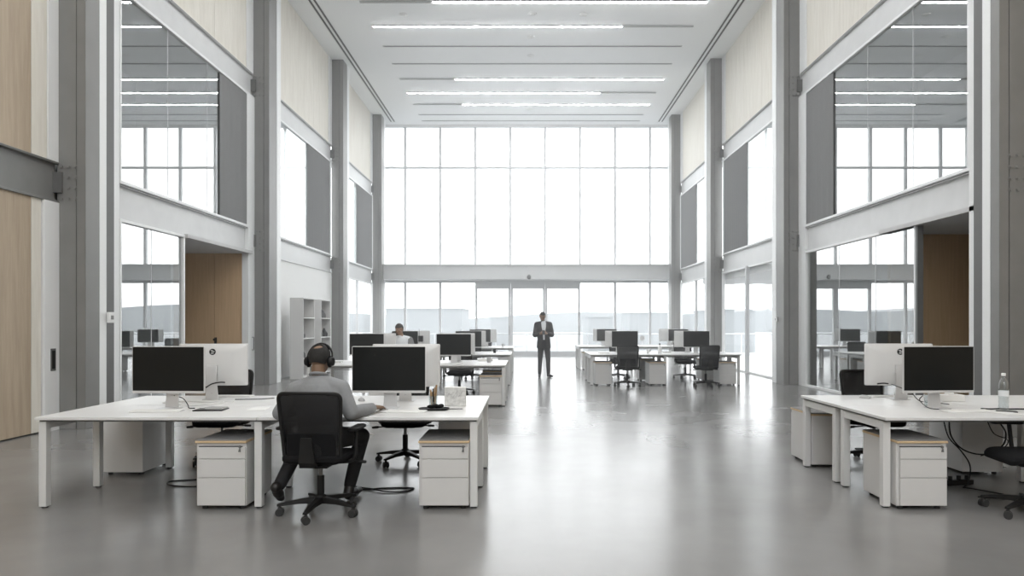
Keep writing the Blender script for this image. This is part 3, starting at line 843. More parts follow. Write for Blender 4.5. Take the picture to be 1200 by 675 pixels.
# ---- chairs
chairs = [
 (-1.62, 5.375, math.radians(-4), 'black mesh task chair the man in headphones sits on'),
 (-1.30, 7.32, PI + .10, 'empty black task chair facing the man in headphones across the desk'),
 (-3.27, 7.34, PI + .06, 'empty black task chair behind the two monitors left of the man in headphones'),
 (3.74, 7.35, PI + .12, 'empty black task chair at the far side of the nearest right desk'),
 (3.95, 5.36, math.radians(82), 'black task chair cut by the right edge of the photo'),
 (-1.40, 14.25, PI, 'black task chair behind the right half of the second left desk'),
 (-2.62, 14.42, PI, 'black task chair under the man in the white shirt at the second left desk'),
 (-1.45, 18.3, PI + .1, 'black task chair behind the third left desk'),
 (-1.40, 22.5, PI, 'black task chair behind the farthest left desk, hidden by monitors'),
 (2.36, 16.02, math.radians(-3), 'left of the two black task chairs in front of the mid right desk'),
 (4.20, 16.0, math.radians(9), 'right one of the two black task chairs in front of the mid right desk'),
 (2.46, 18.32, PI - .15, 'black task chair at the rear left of the mid right desk, behind another chair'),
 (4.26, 18.3, PI + .12, 'black task chair at the rear right of the mid right desk, facing the viewpoint'),
]
cp = make_chair()
for i, (x, y, rz, lab) in enumerate(chairs):
    c = place(cp, i == 0, (x, y, 0), rz, lab, 'black mesh task chairs')

# ---- monitors: x, y, rotation, label   (screen faces -y at rotation 0)
mons = [
 (-3.16, 6.02, math.radians(-3), 'black-screened monitor at the left end of the nearest left desk'),
 (-3.10, 6.78, PI + math.radians(4), 'silver-backed monitor with a round dark emblem, left end of the nearest left desk'),
 (-1.22, 6.05, 0, 'black-screened monitor in front of the man in headphones'),
 (-1.17, 6.66, PI, 'silver-backed monitor behind the screen of the man in headphones'),
 (3.66, 6.06, math.radians(4), 'black-screened monitor at the nearest right desk beside the water bottle'),
 (3.70, 6.80, PI - math.radians(3), 'silver-backed monitor with a round dark emblem on the nearest right desk'),
 (-3.02, 12.9, 0, 'black-screened monitor on the left half of the second left desk'),
 (-2.88, 13.35, PI, 'silver-backed monitor of the man in the white shirt'),
 (-1.36, 12.75, 0, 'black-screened monitor on the right half of the second left desk'),
 (-1.34, 13.4, PI, 'silver-backed monitor behind the right screen of the second left desk'),
 (-3.02, 16.95, 0, 'black-screened monitor beside the white-shirted man, third left desk'),
 (-2.80, 17.5, PI, 'silver-backed monitor right of the white-shirted man, third left desk'),
 (-1.44, 16.95, 0, 'black-screened monitor on the right half of the third left desk'),
 (-1.37, 17.5, PI, 'silver-backed monitor on the right half of the third left desk'),
 (-1.44, 21.2, 0, 'black-screened monitor on the farthest left desk'),
 (-1.28, 21.8, PI, 'silver-backed monitor on the farthest left desk'),
 (2.44, 16.95, 0, 'black-screened monitor above the left chair of the mid right desk'),
 (2.34, 17.5, PI, 'silver-backed monitor behind the left screen of the mid right desk'),
 (4.22, 16.95, 0, 'black-screened monitor above the right chair of the mid right desk'),
 (4.11, 17.5, PI, 'silver-backed monitor behind the right screen of the mid right desk'),
 (2.62, 22.3, 0, 'black-screened monitor at the left of the farthest right desk'),
 (2.56, 22.9, PI, 'silver-backed monitor at the left of the farthest right desk'),
 (4.96, 22.3, 0, 'black-screened monitor at the right of the farthest right desk'),
 (4.76, 22.9, PI, 'silver-backed monitor at the right of the farthest right desk'),
]
mp_ = make_monitor()
mon_objs = []
for i, (x, y, rz, lab) in enumerate(mons):
    o = place(mp_, i == 0, (x, y, ZD), rz, lab, 'computer monitors'); mon_objs.append(o)
# round dark emblem with pale cut-outs on two of the silver backs
def emblem(parent):
    pts = [(.031 * math.cos(2 * PI * i / 28), .031 * math.sin(2 * PI * i / 28)) for i in range(28)]
    e = MB().prism(pts, 1, .0462, .0500).build('emblem', 'black', parent, (0, 0, .135 + .335))
    MB().box(-.020, .010, .0500, .0508, -.002, .006).build('emblem_cutout', 'monback', e)
    MB().box(-.006, .018, .0500, .0508, .012, .018).build('emblem_cutout', 'monback', e)
    MB().box(-.012, .014, .0500, .0508, -.018, -.011).build('emblem_cutout', 'monback', e)
for i in (1, 5):
    # the silver back is tapered there, so the emblem sits just proud of it
    emblem(mon_objs[i])

# ================================================================ PEOPLE
def solid(mb, name, material, parent=None, voxel=.006, smooth=4, factor=.5):
    """fuse overlapping shapes into one continuous skin"""
    me = bpy.data.meshes.new('tmp'); me.from_pydata(mb.v, [], mb.f)
    bm = bmesh.new(); bm.from_mesh(me); bmesh.ops.recalc_face_normals(bm, faces=bm.faces); bm.to_mesh(me); bm.free()
    tmp = bpy.data.objects.new('tmp', me); COL.objects.link(tmp)
    r = tmp.modifiers.new('r', 'REMESH'); r.mode = 'VOXEL'; r.voxel_size = voxel
    s = tmp.modifiers.new('s', 'SMOOTH'); s.iterations = smooth; s.factor = factor
    dg = bpy.context.evaluated_depsgraph_get()
    out = bpy.data.meshes.new_from_object(tmp.evaluated_get(dg))
    bpy.data.objects.remove(tmp); bpy.data.meshes.remove(me)
    out.name = name
    out.materials.clear(); out.materials.append(M[material])
    out.polygons.foreach_set('use_smooth', [True] * len(out.polygons))
    o = bpy.data.objects.new(name, out); COL.objects.link(o)
    if parent: o.parent = parent
    return o

def hand(mb, w, d, n, thumb, curl=.35, k=1.0):
    """palm, four jointed fingers and a thumb; w wrist, d pointing direction, n back of the hand, thumb +1/-1 side"""
    w = Vector(w); d = Vector(d).normalized(); n = Vector(n); n = (n - d * n.dot(d)).normalized(); lat = d.cross(n) * thumb
    offs = (.030, .010, -.010, -.029); lens = (.068, .078, .072, .055)
    for o, L in zip(offs, lens):
        o *= k; L *= k
        kn = w + d * (.088 * k - abs(o) * .18) + lat * o + n * .004
        mb.cap(w + lat * o * .6 + d * .005, kn, .0155 * k, .0125 * k, 10)
        p = kn; a = .10
        for seg, r0, r1 in ((.45, .0098, .0090), (.31, .0090, .0082), (.24, .0082, .0072)):
            a += curl
            dirn = (d * math.cos(a) - n * math.sin(a) + lat * (o / k) * 1.2).normalized()
            q = p + dirn * L * seg
            mb.cap(p, q, r0 * k, r1 * k, 10); p = q
    t0 = w + d * .022 * k + lat * .024 * k - n * .004
    t1 = t0 + (d * .62 + lat * .62 - n * .30).normalized() * .042 * k
    t2 = t1 + (d * .88 + lat * .20 - n * .35).normalized() * .032 * k
    t3 = t2 + (d * .96 + lat * .02 - n * .30).normalized() * .024 * k
    mb.cap(t0, t1, .0150 * k, .0115 * k, 10); mb.cap(t1, t2, .0112 * k, .0098 * k, 10); mb.cap(t2, t3, .0098 * k, .0080 * k, 10)

def head(mb, c, rot, k=1.0, chin=1.0):
    """skull, jaw, nose, brow, ears; face towards local -y"""
    c = Vector(c)
    def P(x, y, z): return c + rot @ Vector((x * k, y * k, z * k))
    def E(p, r): mb.ell(P(*p), [q * k for q in r], 18, 12, rot)
    E((0, .012, .022), (.076, .095, .092))
    E((0, -.022, -.030), (.062, .070, .078))
    E((0, -.046, -.074), (.034, .034, .026))
    E((.0, -.088, -.018), (.011, .020, .014)); mb.cap(P(0, -.086, .022), P(0, -.104, -.016), .008 * k, .010 * k, 8)
    E((0, -.074, .034), (.050, .018, .010))
    E((0, -.080, -.050), (.022, .014, .010))
    for s in (-1, 1):
        E((s * .078, .012, -.008), (.010, .020, .032))
        E((s * .040, -.062, -.018), (.022, .020, .018))
def face_bits(parent, c, rot, k=1.0, hairmat='hair'):
    c = Vector(c)
    def P(x, y, z): return c + rot @ Vector((x * k, y * k, z * k))
    for s in (-1, 1):
        e = MB().ell(P(s * .031, -.079, .012), (.012 * k, .008 * k, .007 * k), 12, 8, rot).build('eye', 'eye', parent)
        MB().ell(P(s * .031, -.086, .011), (.0055 * k, .003 * k, .0055 * k), 10, 8, rot).build('iris', 'iris', e)
        MB().cap(P(s * .016, -.088, .030), P(s * .046, -.080, .031), .005 * k, .004 * k, 8, .6).build('eyebrow', hairmat, parent)
    MB().cap(P(-.020, -.090, -.050), P(.020, -.090, -.050), .0055 * k, .0055 * k, 8, .8).build('lips', 'lip', parent)

def hair_cap(parent, c, rot, keep, mat_='hair', k=1.0, r=(.083, .104, .103), off=(0, .014, .024)):
    g = MB(); c = Vector(c); n, m = 96, 64
    vs = []; idx = {}
    for i in range(m + 1):
        t = PI * i / m
        for j in range(n):
            p = Vector((math.sin(t) * math.cos(2 * PI * j / n), math.sin(t) * math.sin(2 * PI * j / n), math.cos(t)))
            vs.append(p)
    fs = []
    for i in range(m):
        for j in range(n):
            q = [i * n + j, i * n + (j + 1) % n, (i + 1) * n + (j + 1) % n, (i + 1) * n + j]
            ce = sum((vs[a] for a in q), Vector()) / 4
            if keep(ce.normalized()): fs.append(tuple(q))
    rnd = random.Random(5)
    pts = []
    for p in vs:
        f = 1 + rnd.uniform(-.012, .012)
        pts.append(c + rot @ Vector(((p.x * r[0] * f + off[0]) * k, (p.y * r[1] * f + off[1]) * k, (p.z * r[2] * f + off[2]) * k)))
    g.add(pts, fs)
    o = g.build('hair', mat_, parent, angle=180)
    sd = o.modifiers.new('solid', 'SOLIDIFY'); sd.thickness = .012 * k; sd.offset = -1
    return o

def torso(mb, pel, chest, sh, inf=0.0, belly=1.0, k=1.0):
    pel, chest = Vector(pel), Vector(chest)
    mid = (pel + chest) / 2
    mb.ell(pel, ((.165 + inf) * k, (.125 + inf) * k, (.120 + inf) * k), 24, 14)
    mb.ell(mid, ((.156 + inf) * k, (.114 * belly + inf) * k, (.5 * (chest - pel).length + .06 + inf) * k), 24, 14)
    mb.ell(chest, ((.168 + inf) * k, (.120 + inf) * k, (.19 + inf) * k), 24, 14)
    for s in sh:
        s = Vector(s)
        mb.cap(chest + Vector((0, .01, .145 * k)), s, (.060 + inf) * k, (.056 + inf) * k)
        mb.cap(chest + Vector((0, 0, .02 * k)), s + Vector((0, 0, -.02)), (.105 + inf) * k, (.058 + inf) * k)
def limb(mb, pts, rs, inf=0.0):
    for a, b, ra, rb in zip(pts[:-1], pts[1:], rs[:-1], rs[1:]):
        mb.cap(a, b, ra + inf, rb + inf)
def shoe(mb, heel, toe, lift=0):
    heel, toe = Vector(heel), Vector(toe)
    mb.cap(heel, heel.lerp(toe, .55), .036, .042, 14, .85); mb.cap(heel.lerp(toe, .5), toe, .042, .032, 14, .7)

def person(p, label, look='back'):
    """p: joints and garments"""
    k = p.get('k', 1.0)
    b = MB()
    torso(b, p['pel'], p['chest'], (p['shL'], p['shR']), 0, 1, k)
    head(b, p['head'], p['hrot'], k)
    b.cap(Vector(p['chest']) + Vector((0, p.get('nk', .01), .14 * k)), Vector(p['head']) + p['hrot'] @ Vector((0, .022, -.06)), .058 * k, .054 * k)
    for S in 'LR':
        limb(b, [p['sh' + S], p['el' + S], p['wr' + S]], [.052 * k, .042 * k, .027 * k])
        hand(b, p['wr' + S], p['hd' + S], p['hn' + S], p['th' + S], p.get('curl', .35), k)
        limb(b, [p['hip' + S], p['kn' + S], p['an' + S]], [.085 * k, .056 * k, .038 * k])
        shoe(b, p['heel' + S], p['toe' + S])
    root = solid(b, 'person', p.get('skin', 'skin'), None, .0058, 3)
    tag(root, label, 'person')
    # trousers
    t = MB()
    t.ell(p['pel'], (.178 * k, .137 * k, .128 * k), 24, 14)
    for S in 'LR':
        limb(t, [p['hip' + S], p['kn' + S], p['an' + S]], [.096 * k, .067 * k, .052 * k])
        t.cap(p['pel'], p['hip' + S], .10 * k, .096 * k)
    solid(t, 'trousers', p['trouser'], root, .010, 3)
    for S in 'LR':
        m = MB(); shoe(m, p['heel' + S], p['toe' + S]); m.v = [tuple(v) for v in m.v]
        h, e = Vector(p['heel' + S]), Vector(p['toe' + S]); d = (e - h).normalized(); L = (e - h).length
        mm = MB().cap(h, h.lerp(e, .55), .043, .048, 16, .88); mm.cap(h.lerp(e, .5), e, .048, .038, 16, .72)
        mm.cap(h + Vector((0, 0, .0)), Vector(p['an' + S]), .044, .045)
        solid(mm, 'shoe', 'shoe', root, .007, 3)
    # shirt or jacket
    g = MB()
    inf = p.get('inf', .013)
    torso(g, p['pel'], p['chest'], (p['shL'], p['shR']), inf, p.get('belly', 1.0), k)
    for S in 'LR':
        w = Vector(p['wr' + S]); e = Vector(p['el' + S]); cuff = w.lerp(e, .05)
        limb(g, [p['sh' + S], e], [.056 * k, .047 * k], inf)
        g.tube([e, e.lerp(cuff, .5), cuff], [(.045 + inf) * k, (.040 + inf) * k, (.030 + inf * .9) * k], 16)
    g.cap(Vector(p['chest']) + Vector((0, p.get('nk', .01), .13 * k)), Vector(p['chest']).lerp(Vector(p['head']), p.get('neck', .60)), .078 * k, .060 * k)
    if p.get('hem'):
        pe = Vector(p['pel'])
        g.rings([[(pe.x + (.175 + q) * math.cos(a), pe.y + (.135 + q) * math.sin(a), z) for a in [2 * PI * i / 28 for i in range(28)]] for z, q in ((pe.z + .12, .0), (pe.z + .0, .012), (p['hem'], .020))])
    top = solid(g, p['topname'], p['top'], root, .009, 3)
    return root, top

R3 = lambda x, y, z: Euler((x, y, z)).to_matrix()
# ---- man in headphones, seen from behind
hA = R3(math.radians(14), 0, PI) if False else (Matrix.Rotation(PI - .12, 3, 'Z') @ Matrix.Rotation(math.radians(14), 3, 'X'))
A = dict(pel=(-1.63, 5.37, .615), chest=(-1.655, 5.41, .88), shL=(-1.83, 5.42, .965), shR=(-1.47, 5.42, .975),
    elL=(-1.95, 5.40, .785), wrL=(-1.86, 5.72, .790), hdL=(.25, 1, -.12), hnL=(0, 0, 1), thL=1,
    elR=(-1.385, 5.385, .785), wrR=(-1.275, 5.70, .790), hdR=(.42, 1, -.06), hnR=(.1, 0, 1), thR=-1, curl=.22,
    hipL=(-1.73, 5.42, .585), knL=(-1.89, 5.80, .525), anL=(-2.005, 5.555, .185), heelL=(-2.025, 5.515, .170), toeL=(-2.03, 5.635, .055),
    hipR=(-1.54, 5.42, .585), knR=(-1.405, 5.83, .535), anR=(-1.50, 5.80, .125), heelR=(-1.505, 5.765, .048), toeR=(-1.47, 5.96, .040),
    head=(-1.655, 5.475, 1.200), hrot=hA, skin='skin_dark', trouser='trouser', top='shirt_grey', topname='shirt', nk=.02, inf=.014)
pa, shirtA = person(A, 'man in grey shirt and headphones typing at the nearest left desk, seen from behind')
face_bits(pa, A['head'], hA)
crown = Vector((.0, .62, .78)).normalized()
hair_cap(pa, A['head'], hA, lambda v: (v.y > -.30 or v.z > .45) and v.z > -.62 + (0.25 if v.y < .2 else 0) and ((v.x * .75) ** 2 + (v.y - crown.y) ** 2 + (v.z - crown.z) ** 2) ** .5 > .40 and v.z - v.y * .2 > -.75)
MB().tube([Vector(A['chest']) + Vector((.064 * math.cos(a) + .0, .068 * math.sin(a) + .028,   .205 + .018 * math.sin(a + PI))) for a in [2 * PI * i / 24 for i in range(24)]], .013, 8, closed=True).build('collar', 'shirt_grey', shirtA)
# headphones: two cups and a band, worn on the head
hp = thing('headphones', 'black over-ear headphones worn by the man at the nearest left desk', 'headphones')
hc = Vector(A['head'])
def HP(x, y, z): return hc + hA @ Vector((x, y, z))
MB().tube([HP(.102 * math.cos(a), .008, .020 + .112 * math.sin(a)) for a in [math.radians(-6 + 192 * i / 24) for i in range(25)]], .0085, 8).build('headband', 'black', hp)
MB().tube([HP(.096 * math.cos(a), .008, .020 + .106 * math.sin(a)) for a in [math.radians(40 + 100 * i / 14) for i in range(15)]], .011, 8).build('band_cushion', 'blacksoft', hp)
for s in (-1, 1):
    c = MB().cyl(HP(s * .092, .010, -.014), HP(s * .118, .010, -.014), .040, .034, 24).build('ear_cup', 'black', hp, bevel=.006)
    MB().tube([HP(s * .088, .010 + .030 * math.cos(a), -.014 + .036 * math.sin(a)) for a in [2 * PI * i / 20 for i in range(20)]], .012, 8, closed=True).build('ear_cushion', 'blacksoft', c)

# ---- standing man in a dark suit looking at his phone
hB = Matrix.Rotation(math.radians(8), 3, 'Z') @ Matrix.Rotation(math.radians(24), 3, 'X')
B = dict(pel=(.475, 18.75, .955), chest=(.465, 18.745, 1.325), shL=(.635, 18.76, 1.445), shR=(.290, 18.76, 1.445),
    elL=(.690, 18.69, 1.165), wrL=(.545, 18.46, 1.205), hdL=(-1, -.45, .12), hnL=(.1, -1, -.35), thL=1,
    elR=(.235, 18.69, 1.165), wrR=(.375, 18.46, 1.205), hdR=(1, -.45, .12), hnR=(-.1, -1, -.35), thR=-1, curl=.45,
    hipL=(.555, 18.75, .90), knL=(.595, 18.735, .50), anL=(.605, 18.765, .105), heelL=(.60, 18.785, .045), toeL=(.70, 18.615, .040),
    hipR=(.395, 18.75, .90), knR=(.375, 18.735, .50), anR=(.36, 18.765, .105), heelR=(.36, 18.785, .045), toeR=(.345, 18.60, .040),
    head=(.44, 18.70, 1.665), hrot=hB, skin='skin', trouser='suit', top='suit', topname='jacket', nk=-.005, inf=.024, hem=.80)
pb, jacket = person(B, 'man in a dark suit standing by the glazed doors, looking down at a phone')
face_bits(pb, B['head'], hB)
hair_cap(pb, B['head'], hB, lambda v: (v.z > .42 and v.y > -.93) or (v.y > -.12 and v.z > -.45), 'hair', 1.0)
tt = MB(); torso(tt, B['pel'], B['chest'], (B['shL'], B['shR']), .024)
pe_ = Vector(B['pel']); tt.rings([[(pe_.x + (.175 + q) * math.cos(a), pe_.y + (.135 + q) * math.sin(a), z) for a in [2 * PI * i / 28 for i in range(28)]] for z, q in ((pe_.z + .12, .0), (pe_.z, .012), (.80, .020))])
tt.cap(Vector(B['chest']) + Vector((0, -.005, .13)), Vector(B['chest']).lerp(Vector(B['head']), .60), .078, .060)
tsurf = solid(tt, 'tmp_torso', 'suit', None, .009, 3)
def project(parent, name, material, rows, off, surf, dirn=(0, 1, 0)):
    """cloth panel laid onto a garment: rows of (z, xa, xb)"""
    me = surf.data
    bv = BVHTree.FromPolygons([v.co.copy() for v in me.vertices], [tuple(p.vertices) for p in me.polygons])
    n = 9
    rr = []
    for q0, q1 in zip(rows[:-1], rows[1:]):
        for i in range(6): rr.append(tuple(u + (w_ - u) * i / 6 for u, w_ in zip(q0, q1)))
    rows = rr + [rows[-1]]
    d = Vector(dirn)
    f, r = [], []
    for z, xa, xb in rows:
        rf, rb = [], []
        for i in range(n):
            x = xa + (xb - xa) * i / (n - 1)
            o = Vector((x, surf_y - 1.0 * d.y, z))
            h = bv.ray_cast(o, d)[0]
            y = h.y if h else surf_y
            rf.append((x, y - d.y * off, z)); rb.append((x, y + d.y * .004, z))
        f.append(rf + rb[::-1])
    return MB().rings(f).build(name, material, parent, angle=60)
surf_y = 18.75
project(jacket, 'shirt_front', 'shirt_white', [(1.535, .415, .515), (1.50, .40, .53), (1.40, .41, .53), (1.28, .43, .515), (1.16, .445, .50), (1.03, .455, .495)], .006, tsurf)
project(jacket, 'dark_waist', 'trouser', [(1.03, .45, .50), (.97, .41, .535), (.88, .40, .55), (.81, .41, .54)], .006, tsurf)
for s in (-1, 1):
    m_ = .4675
    project(jacket, 'lapel', 'suit', [(z, m_ + s * a, m_ + s * b) for z, a, b in ((1.53, .07, .085), (1.46, .068, .125), (1.40, .062, .115), (1.28, .048, .085), (1.14, .030, .05))], .011, tsurf)
MB().tube([Vector(B['chest']) + Vector((.062 * math.cos(a) - .005, .066 * math.sin(a) - .005, .225 + .014 * math.sin(a))) for a in [2 * PI * i / 24 for i in range(24)]], .012, 8, closed=True).build('collar', 'shirt_white', jacket)
bpy.data.objects.remove(tsurf)
ph = thing('smartphone', 'dark phone held in both hands by the standing man in the suit', 'phone', (.46, 18.385, 1.235), 0)
ph.rotation_euler = (math.radians(-35), 0, 0)
MB().box(-.036, .036, -.004, .004, -.07, .07).build('case', 'black', ph, bevel=.003)
MB().box(-.032, .032, .004, .0046, -.064, .064).build('display', 'screen', ph)

# ---- man in a white shirt behind the second left desk
hC = Matrix.Rotation(math.radians(-16), 3, 'Z') @ Matrix.Rotation(math.radians(16), 3, 'X')
Cc = dict(pel=(-2.62, 14.43, .62), chest=(-2.625, 14.33, 1.03), shL=(-2.455, 14.33, 1.14), shR=(-2.80, 14.33, 1.14),
    elL=(-2.36, 14.22, .90), wrL=(-2.44, 13.90, .80), hdL=(-.2, -1, -.15), hnL=(0, 0, 1), thL=-1,
    elR=(-2.90, 14.22, .90), wrR=(-2.80, 13.90, .80), hdR=(.2, -1, -.15), hnR=(0, 0, 1), thR=1, curl=.25,
    hipL=(-2.53, 14.38, .585), knL=(-2.50, 14.00, .54), anL=(-2.48, 14.05, .125), heelL=(-2.48, 14.08, .048), toeL=(-2.47, 13.90, .04),
    hipR=(-2.71, 14.38, .585), knR=(-2.74, 14.00, .54), anR=(-2.76, 14.05, .125), heelR=(-2.76, 14.08, .048), toeR=(-2.77, 13.90, .04),
    head=(-2.665, 14.28, 1.355), hrot=hC, skin='skin', trouser='trouser', top='shirt_white', topname='shirt', nk=-.01, inf=.012, neck=.5)
pc, shirtC = person(Cc, 'man in a white shirt seated at the second left desk, facing the viewpoint')
face_bits(pc, Cc['head'], hC, 1.0, 'hair_brown')
hair_cap(pc, Cc['head'], hC, lambda v: (v.z > .30 and v.y > -.93) or (v.y > -.10 and v.z > -.45), 'hair_brown')
# grey cover on his left arm: the sleeve's shading put into its colour
v = MB(); v.cap((-2.455, 14.335, 1.135), (-2.36, 14.22, .90), .076, .064); v.tube([(-2.36, 14.22, .90), (-2.40, 14.06, .85), (-2.437, 13.915, .803)], [.063, .057, .044], 16); solid(v, 'shaded_sleeve', 'curtain', shirtC, .009, 3)

# ================================================================ SMALL THINGS
kb = make_keyboard()
kbs = [((-3.16, 5.84, ZD), math.radians(3), 'white keyboard in front of the leftmost black screen'),
       ((-3.02, 7.00, ZD), PI, 'white keyboard behind the silver-backed monitor at the left end of the nearest left desk'),
       ((-1.06, 5.80, ZD), math.radians(-6), 'white keyboard beside the hand of the man in headphones'),
       ((3.76, 5.83, ZD), math.radians(2), 'white keyboard below the black screen of the nearest right desk'),
       ((3.72, 6.98, ZD), PI, 'white keyboard behind the silver-backed monitor of the nearest right desk'),
       ((-1.36, 12.5, ZD), 0, 'white keyboard at the right half of the second left desk'),
       ((2.44, 16.62, ZD), 0, 'white keyboard by the left chair of the mid right desk'),
       ((4.22, 16.62, ZD), 0, 'white keyboard by the right chair of the mid right desk')]
for i, (l, r, lab) in enumerate(kbs): place(kb, i == 0, l, r, lab, 'white keyboards')
ms = make_mouse('slot_grey')
mss = [((-1.60, 6.62, ZD), .4, 'dark grey mouse on the rear half of the desk, left of the headphone man\'s screen'),
       ((3.40, 6.86, ZD), .6, 'grey mouse near the chair at the far side of the nearest right desk'),
       ((-1.215, 5.815, ZD), -.3, 'mouse under the right hand of the man in headphones')]
for i, (l, r, lab) in enumerate(mss): place(ms, i == 0, l, r, lab)

t = thing('tablet', 'dark tablet lying on the nearest left desk under a small notebook', 'tablet', (-2.74, 5.93, ZD), math.radians(4))
MB().box(-.125, .125, -.085, .085, 0, .008).build('case', 'black', t, bevel=.003)
MB().box(-.115, .115, -.076, .076, .008, .0085).build('display', 'screen', t)
t = thing('notebook', 'small grey notebook lying on the dark tablet', 'notebook', (-2.71, 5.97, ZD + .0088), math.radians(-8))
box('pages', 'paper', -.078, .080, -.05, .05, .002, .010, t); box('cover', 'slot_grey', -.082, .082, -.053, .053, .010, .0125, t); box('cover', 'slot_grey', -.082, .082, -.053, .053, 0, .002, t)

def cable(pts, r, m, lab, n=8, name='cable'):
    o = MB().tube(spline(pts, n), r, 8).build(name, m, None)
    return tag(o, lab, 'cable')
z = ZD + .005
cable([(-3.18, 6.09, .80), (-3.12, 6.12, .765), (-3.05, 6.2, z), (-2.98, 6.24, z), (-2.90, 6.33, z), (-2.86, 6.45, z), (-2.94, 6.55, z)], .0045, 'white', 'white monitor cable on the left end of the nearest left desk')
cable([(-3.14, 6.08, .85), (-3.08, 6.12, .82), (-3.02, 6.09, .765), (-2.98, 6.03, z), (-2.92, 6.01, z)], .004, 'black', 'thin black lead hanging behind the leftmost black screen')
cable([(-3.32, 6.35, z), (-3.42, 6.42, z), (-3.40, 6.5, z), (-3.2, 6.52, z), (-3.05, 6.5, z), (-2.8, 6.54, z)], .005, 'white', 'coiled white cable left of the leftmost screen\'s stand')
cable([(-3.20, 6.70, .84), (-3.15, 6.695, .86), (-3.08, 6.69, .90), (-3.0, 6.69, .915), (-2.96, 6.705, .912)], .006, 'black', 'short black lead plugged into the back of the left silver monitor')
cable([(-2.86, 6.70, z), (-2.7, 6.72, z), (-2.6, 6.75, z), (-2.52, 6.82, z)], .004, 'black', 'thin dark cable beside the foot of the left silver monitor')
# floor cables
cable([(-1.62, 6.15, .006), (-1.45, 6.12, .006), (-1.30, 6.16, .006), (-1.15, 6.18, .006), (-1.02, 6.16, .006), (-1.06, 6.06, .006), (-1.22, 6.02, .008), (-1.38, 6.10, .014), (-1.52, 6.20, .006), (-1.62, 6.28, .006)], .006, 'black', 'looped black cable on the floor right of the headphone man\'s shoes', 12)
cable([(-2.75, 6.75, .006), (-3.0, 6.55, .006), (-3.22, 6.48, .006), (-3.36, 6.42, .006), (-3.28, 6.28, .006), (-3.05, 6.22, .006), (-2.86, 6.30, .006), (-2.74, 6.52, .010), (-2.60, 6.62, .006)], .006, 'black', 'looped black cable on the floor beside the far left pedestal', 12)
# right desk cables
cable([(3.55, 6.70, .90), (3.50, 6.69, .905), (3.44, 6.695, .90)], .007, 'black', 'short black plug behind the right silver monitor', 6)
cable([(3.58, 6.70, .895), (3.66, 6.66, .86), (3.73, 6.62, .82), (3.78, 6.55, z), (3.86, 6.40, z), (3.9, 6.30, z)], .004, 'black', 'thin black lead trailing from the back of the right silver monitor')
cable([(3.98, 5.98, z), (4.06, 5.96, z), (4.13, 5.98, z), (4.19, 5.955, z), (4.28, 5.96, z), (4.36, 5.95, z)], .006, 'black', 'short black cable lying on the nearest right desk beside the bottle')
cable([(3.575, 6.16, .84), (3.57, 6.20, .80), (3.55, 6.10, .765), (3.55, 6.0, z), (3.62, 5.93, z), (3.70, 5.95, z)], .004, 'black', 'dark lead curling behind the glass tumbler on the nearest right desk')
cable([(3.90, 6.30, .60), (3.92, 6.30, .45), (4.02, 6.28, .33), (4.20, 6.27, .29), (4.38, 6.29, .36), (4.43, 6.31, .48), (4.36, 6.32, .60)], .007, 'black', 'thick black cable hanging in a loop under the nearest right desk', 12)
cable([(3.82, 6.25, .60), (3.86, 6.24, .45), (3.96, 6.22, .33), (4.04, 6.22, .20), (4.03, 6.22, .06), (3.98, 6.2, .009)], .006, 'black', 'black cable dropping to the floor behind the nearest right pedestal')
cable([(4.25, 6.30, .60), (4.30, 6.28, .48), (4.42, 6.27, .42), (4.36, 6.26, .34), (4.16, 6.25, .28)], .005, 'black', 'thin black cable crossing the hanging loop under the nearest right desk')
cable([(3.95, 6.18, .009), (4.06, 6.05, .009), (4.14, 5.90, .009), (4.02, 5.80, .009), (3.86, 5.84, .009)], .006, 'black', 'black cable curled on the shaded floor beside the nearest right pedestal')
t = thing('power_strip', 'black power strip on the floor under the nearest right desk', 'power strip', (4.0, 6.32, 0), .2)
MB().box(-.14, .14, -.03, .03, 0, .045).build('housing', 'black', t, bevel=.006)
for i in range(3): MB().cyl((-.09 + .09 * i, 0, .045), (-.09 + .09 * i, 0, .085), .02).build('plug', 'black', t, bevel=.004)

# pencils standing in a clear tumbler, patterned card box, tray with pouch
t = thing('pencil_tumbler', 'clear tumbler holding brown pencils beside the patterned white box', 'pencil holder', (-.85, 6.22, ZD))
MB().lathe([(.0, 0), (.036, 0), (.040, .095), (.037, .095), (.033, .006), (0, .006)]).build('tumbler', 'clearplastic', t)
for i, (a, h, m) in enumerate(((0, .19, 'brownplastic'), (1.3, .165, 'brownplastic'), (2.5, .15, 'brownplastic'), (3.6, .145, 'brownplastic'), (4.8, .16, 'black'))):
    MB().tube([(.016 * math.cos(a), .016 * math.sin(a), .008), (.030 * math.cos(a), .030 * math.sin(a), h)], .006 if i else .009, 6).build('pencil', m, t)
MB().box(-.03, .018, -.02, .02, .085, .125).build('brown_sleeve', 'brownplastic', t, bevel=.004)
doodle = mat('doodle_card', (0.60, 0.60, 0.585), 0.8, var=.28, scale=34)
M['doodle'] = doodle
t = thing('card_box', 'upright white card box with grey scribbled pattern on the nearest left desk', 'box', (-.65, 6.20, ZD), math.radians(-2))
MB().box(-.096, .096, 0, .05, 0, .172).build('carton', 'doodle', t, bevel=.003)
MB().box(-.097, .097, -.001, .051, .165, .1725).build('lid_edge', 'paper', t, bevel=.002)
rnd = random.Random(11)
for i in range(3):
    x0 = -.05 + .045 * i
    pts = [(x0 + rnd.uniform(-.03, .03), -.0014, .07 + rnd.uniform(-.005, .07)) for _ in range(7)]
    MB().tube(spline(pts, 5), .0016, 5).build('scribble', 'slot_grey', t)
t = thing('oval_tray', 'black oval tray on the front right of the nearest left desk', 'tray', (-.805, 5.93, ZD), .05)
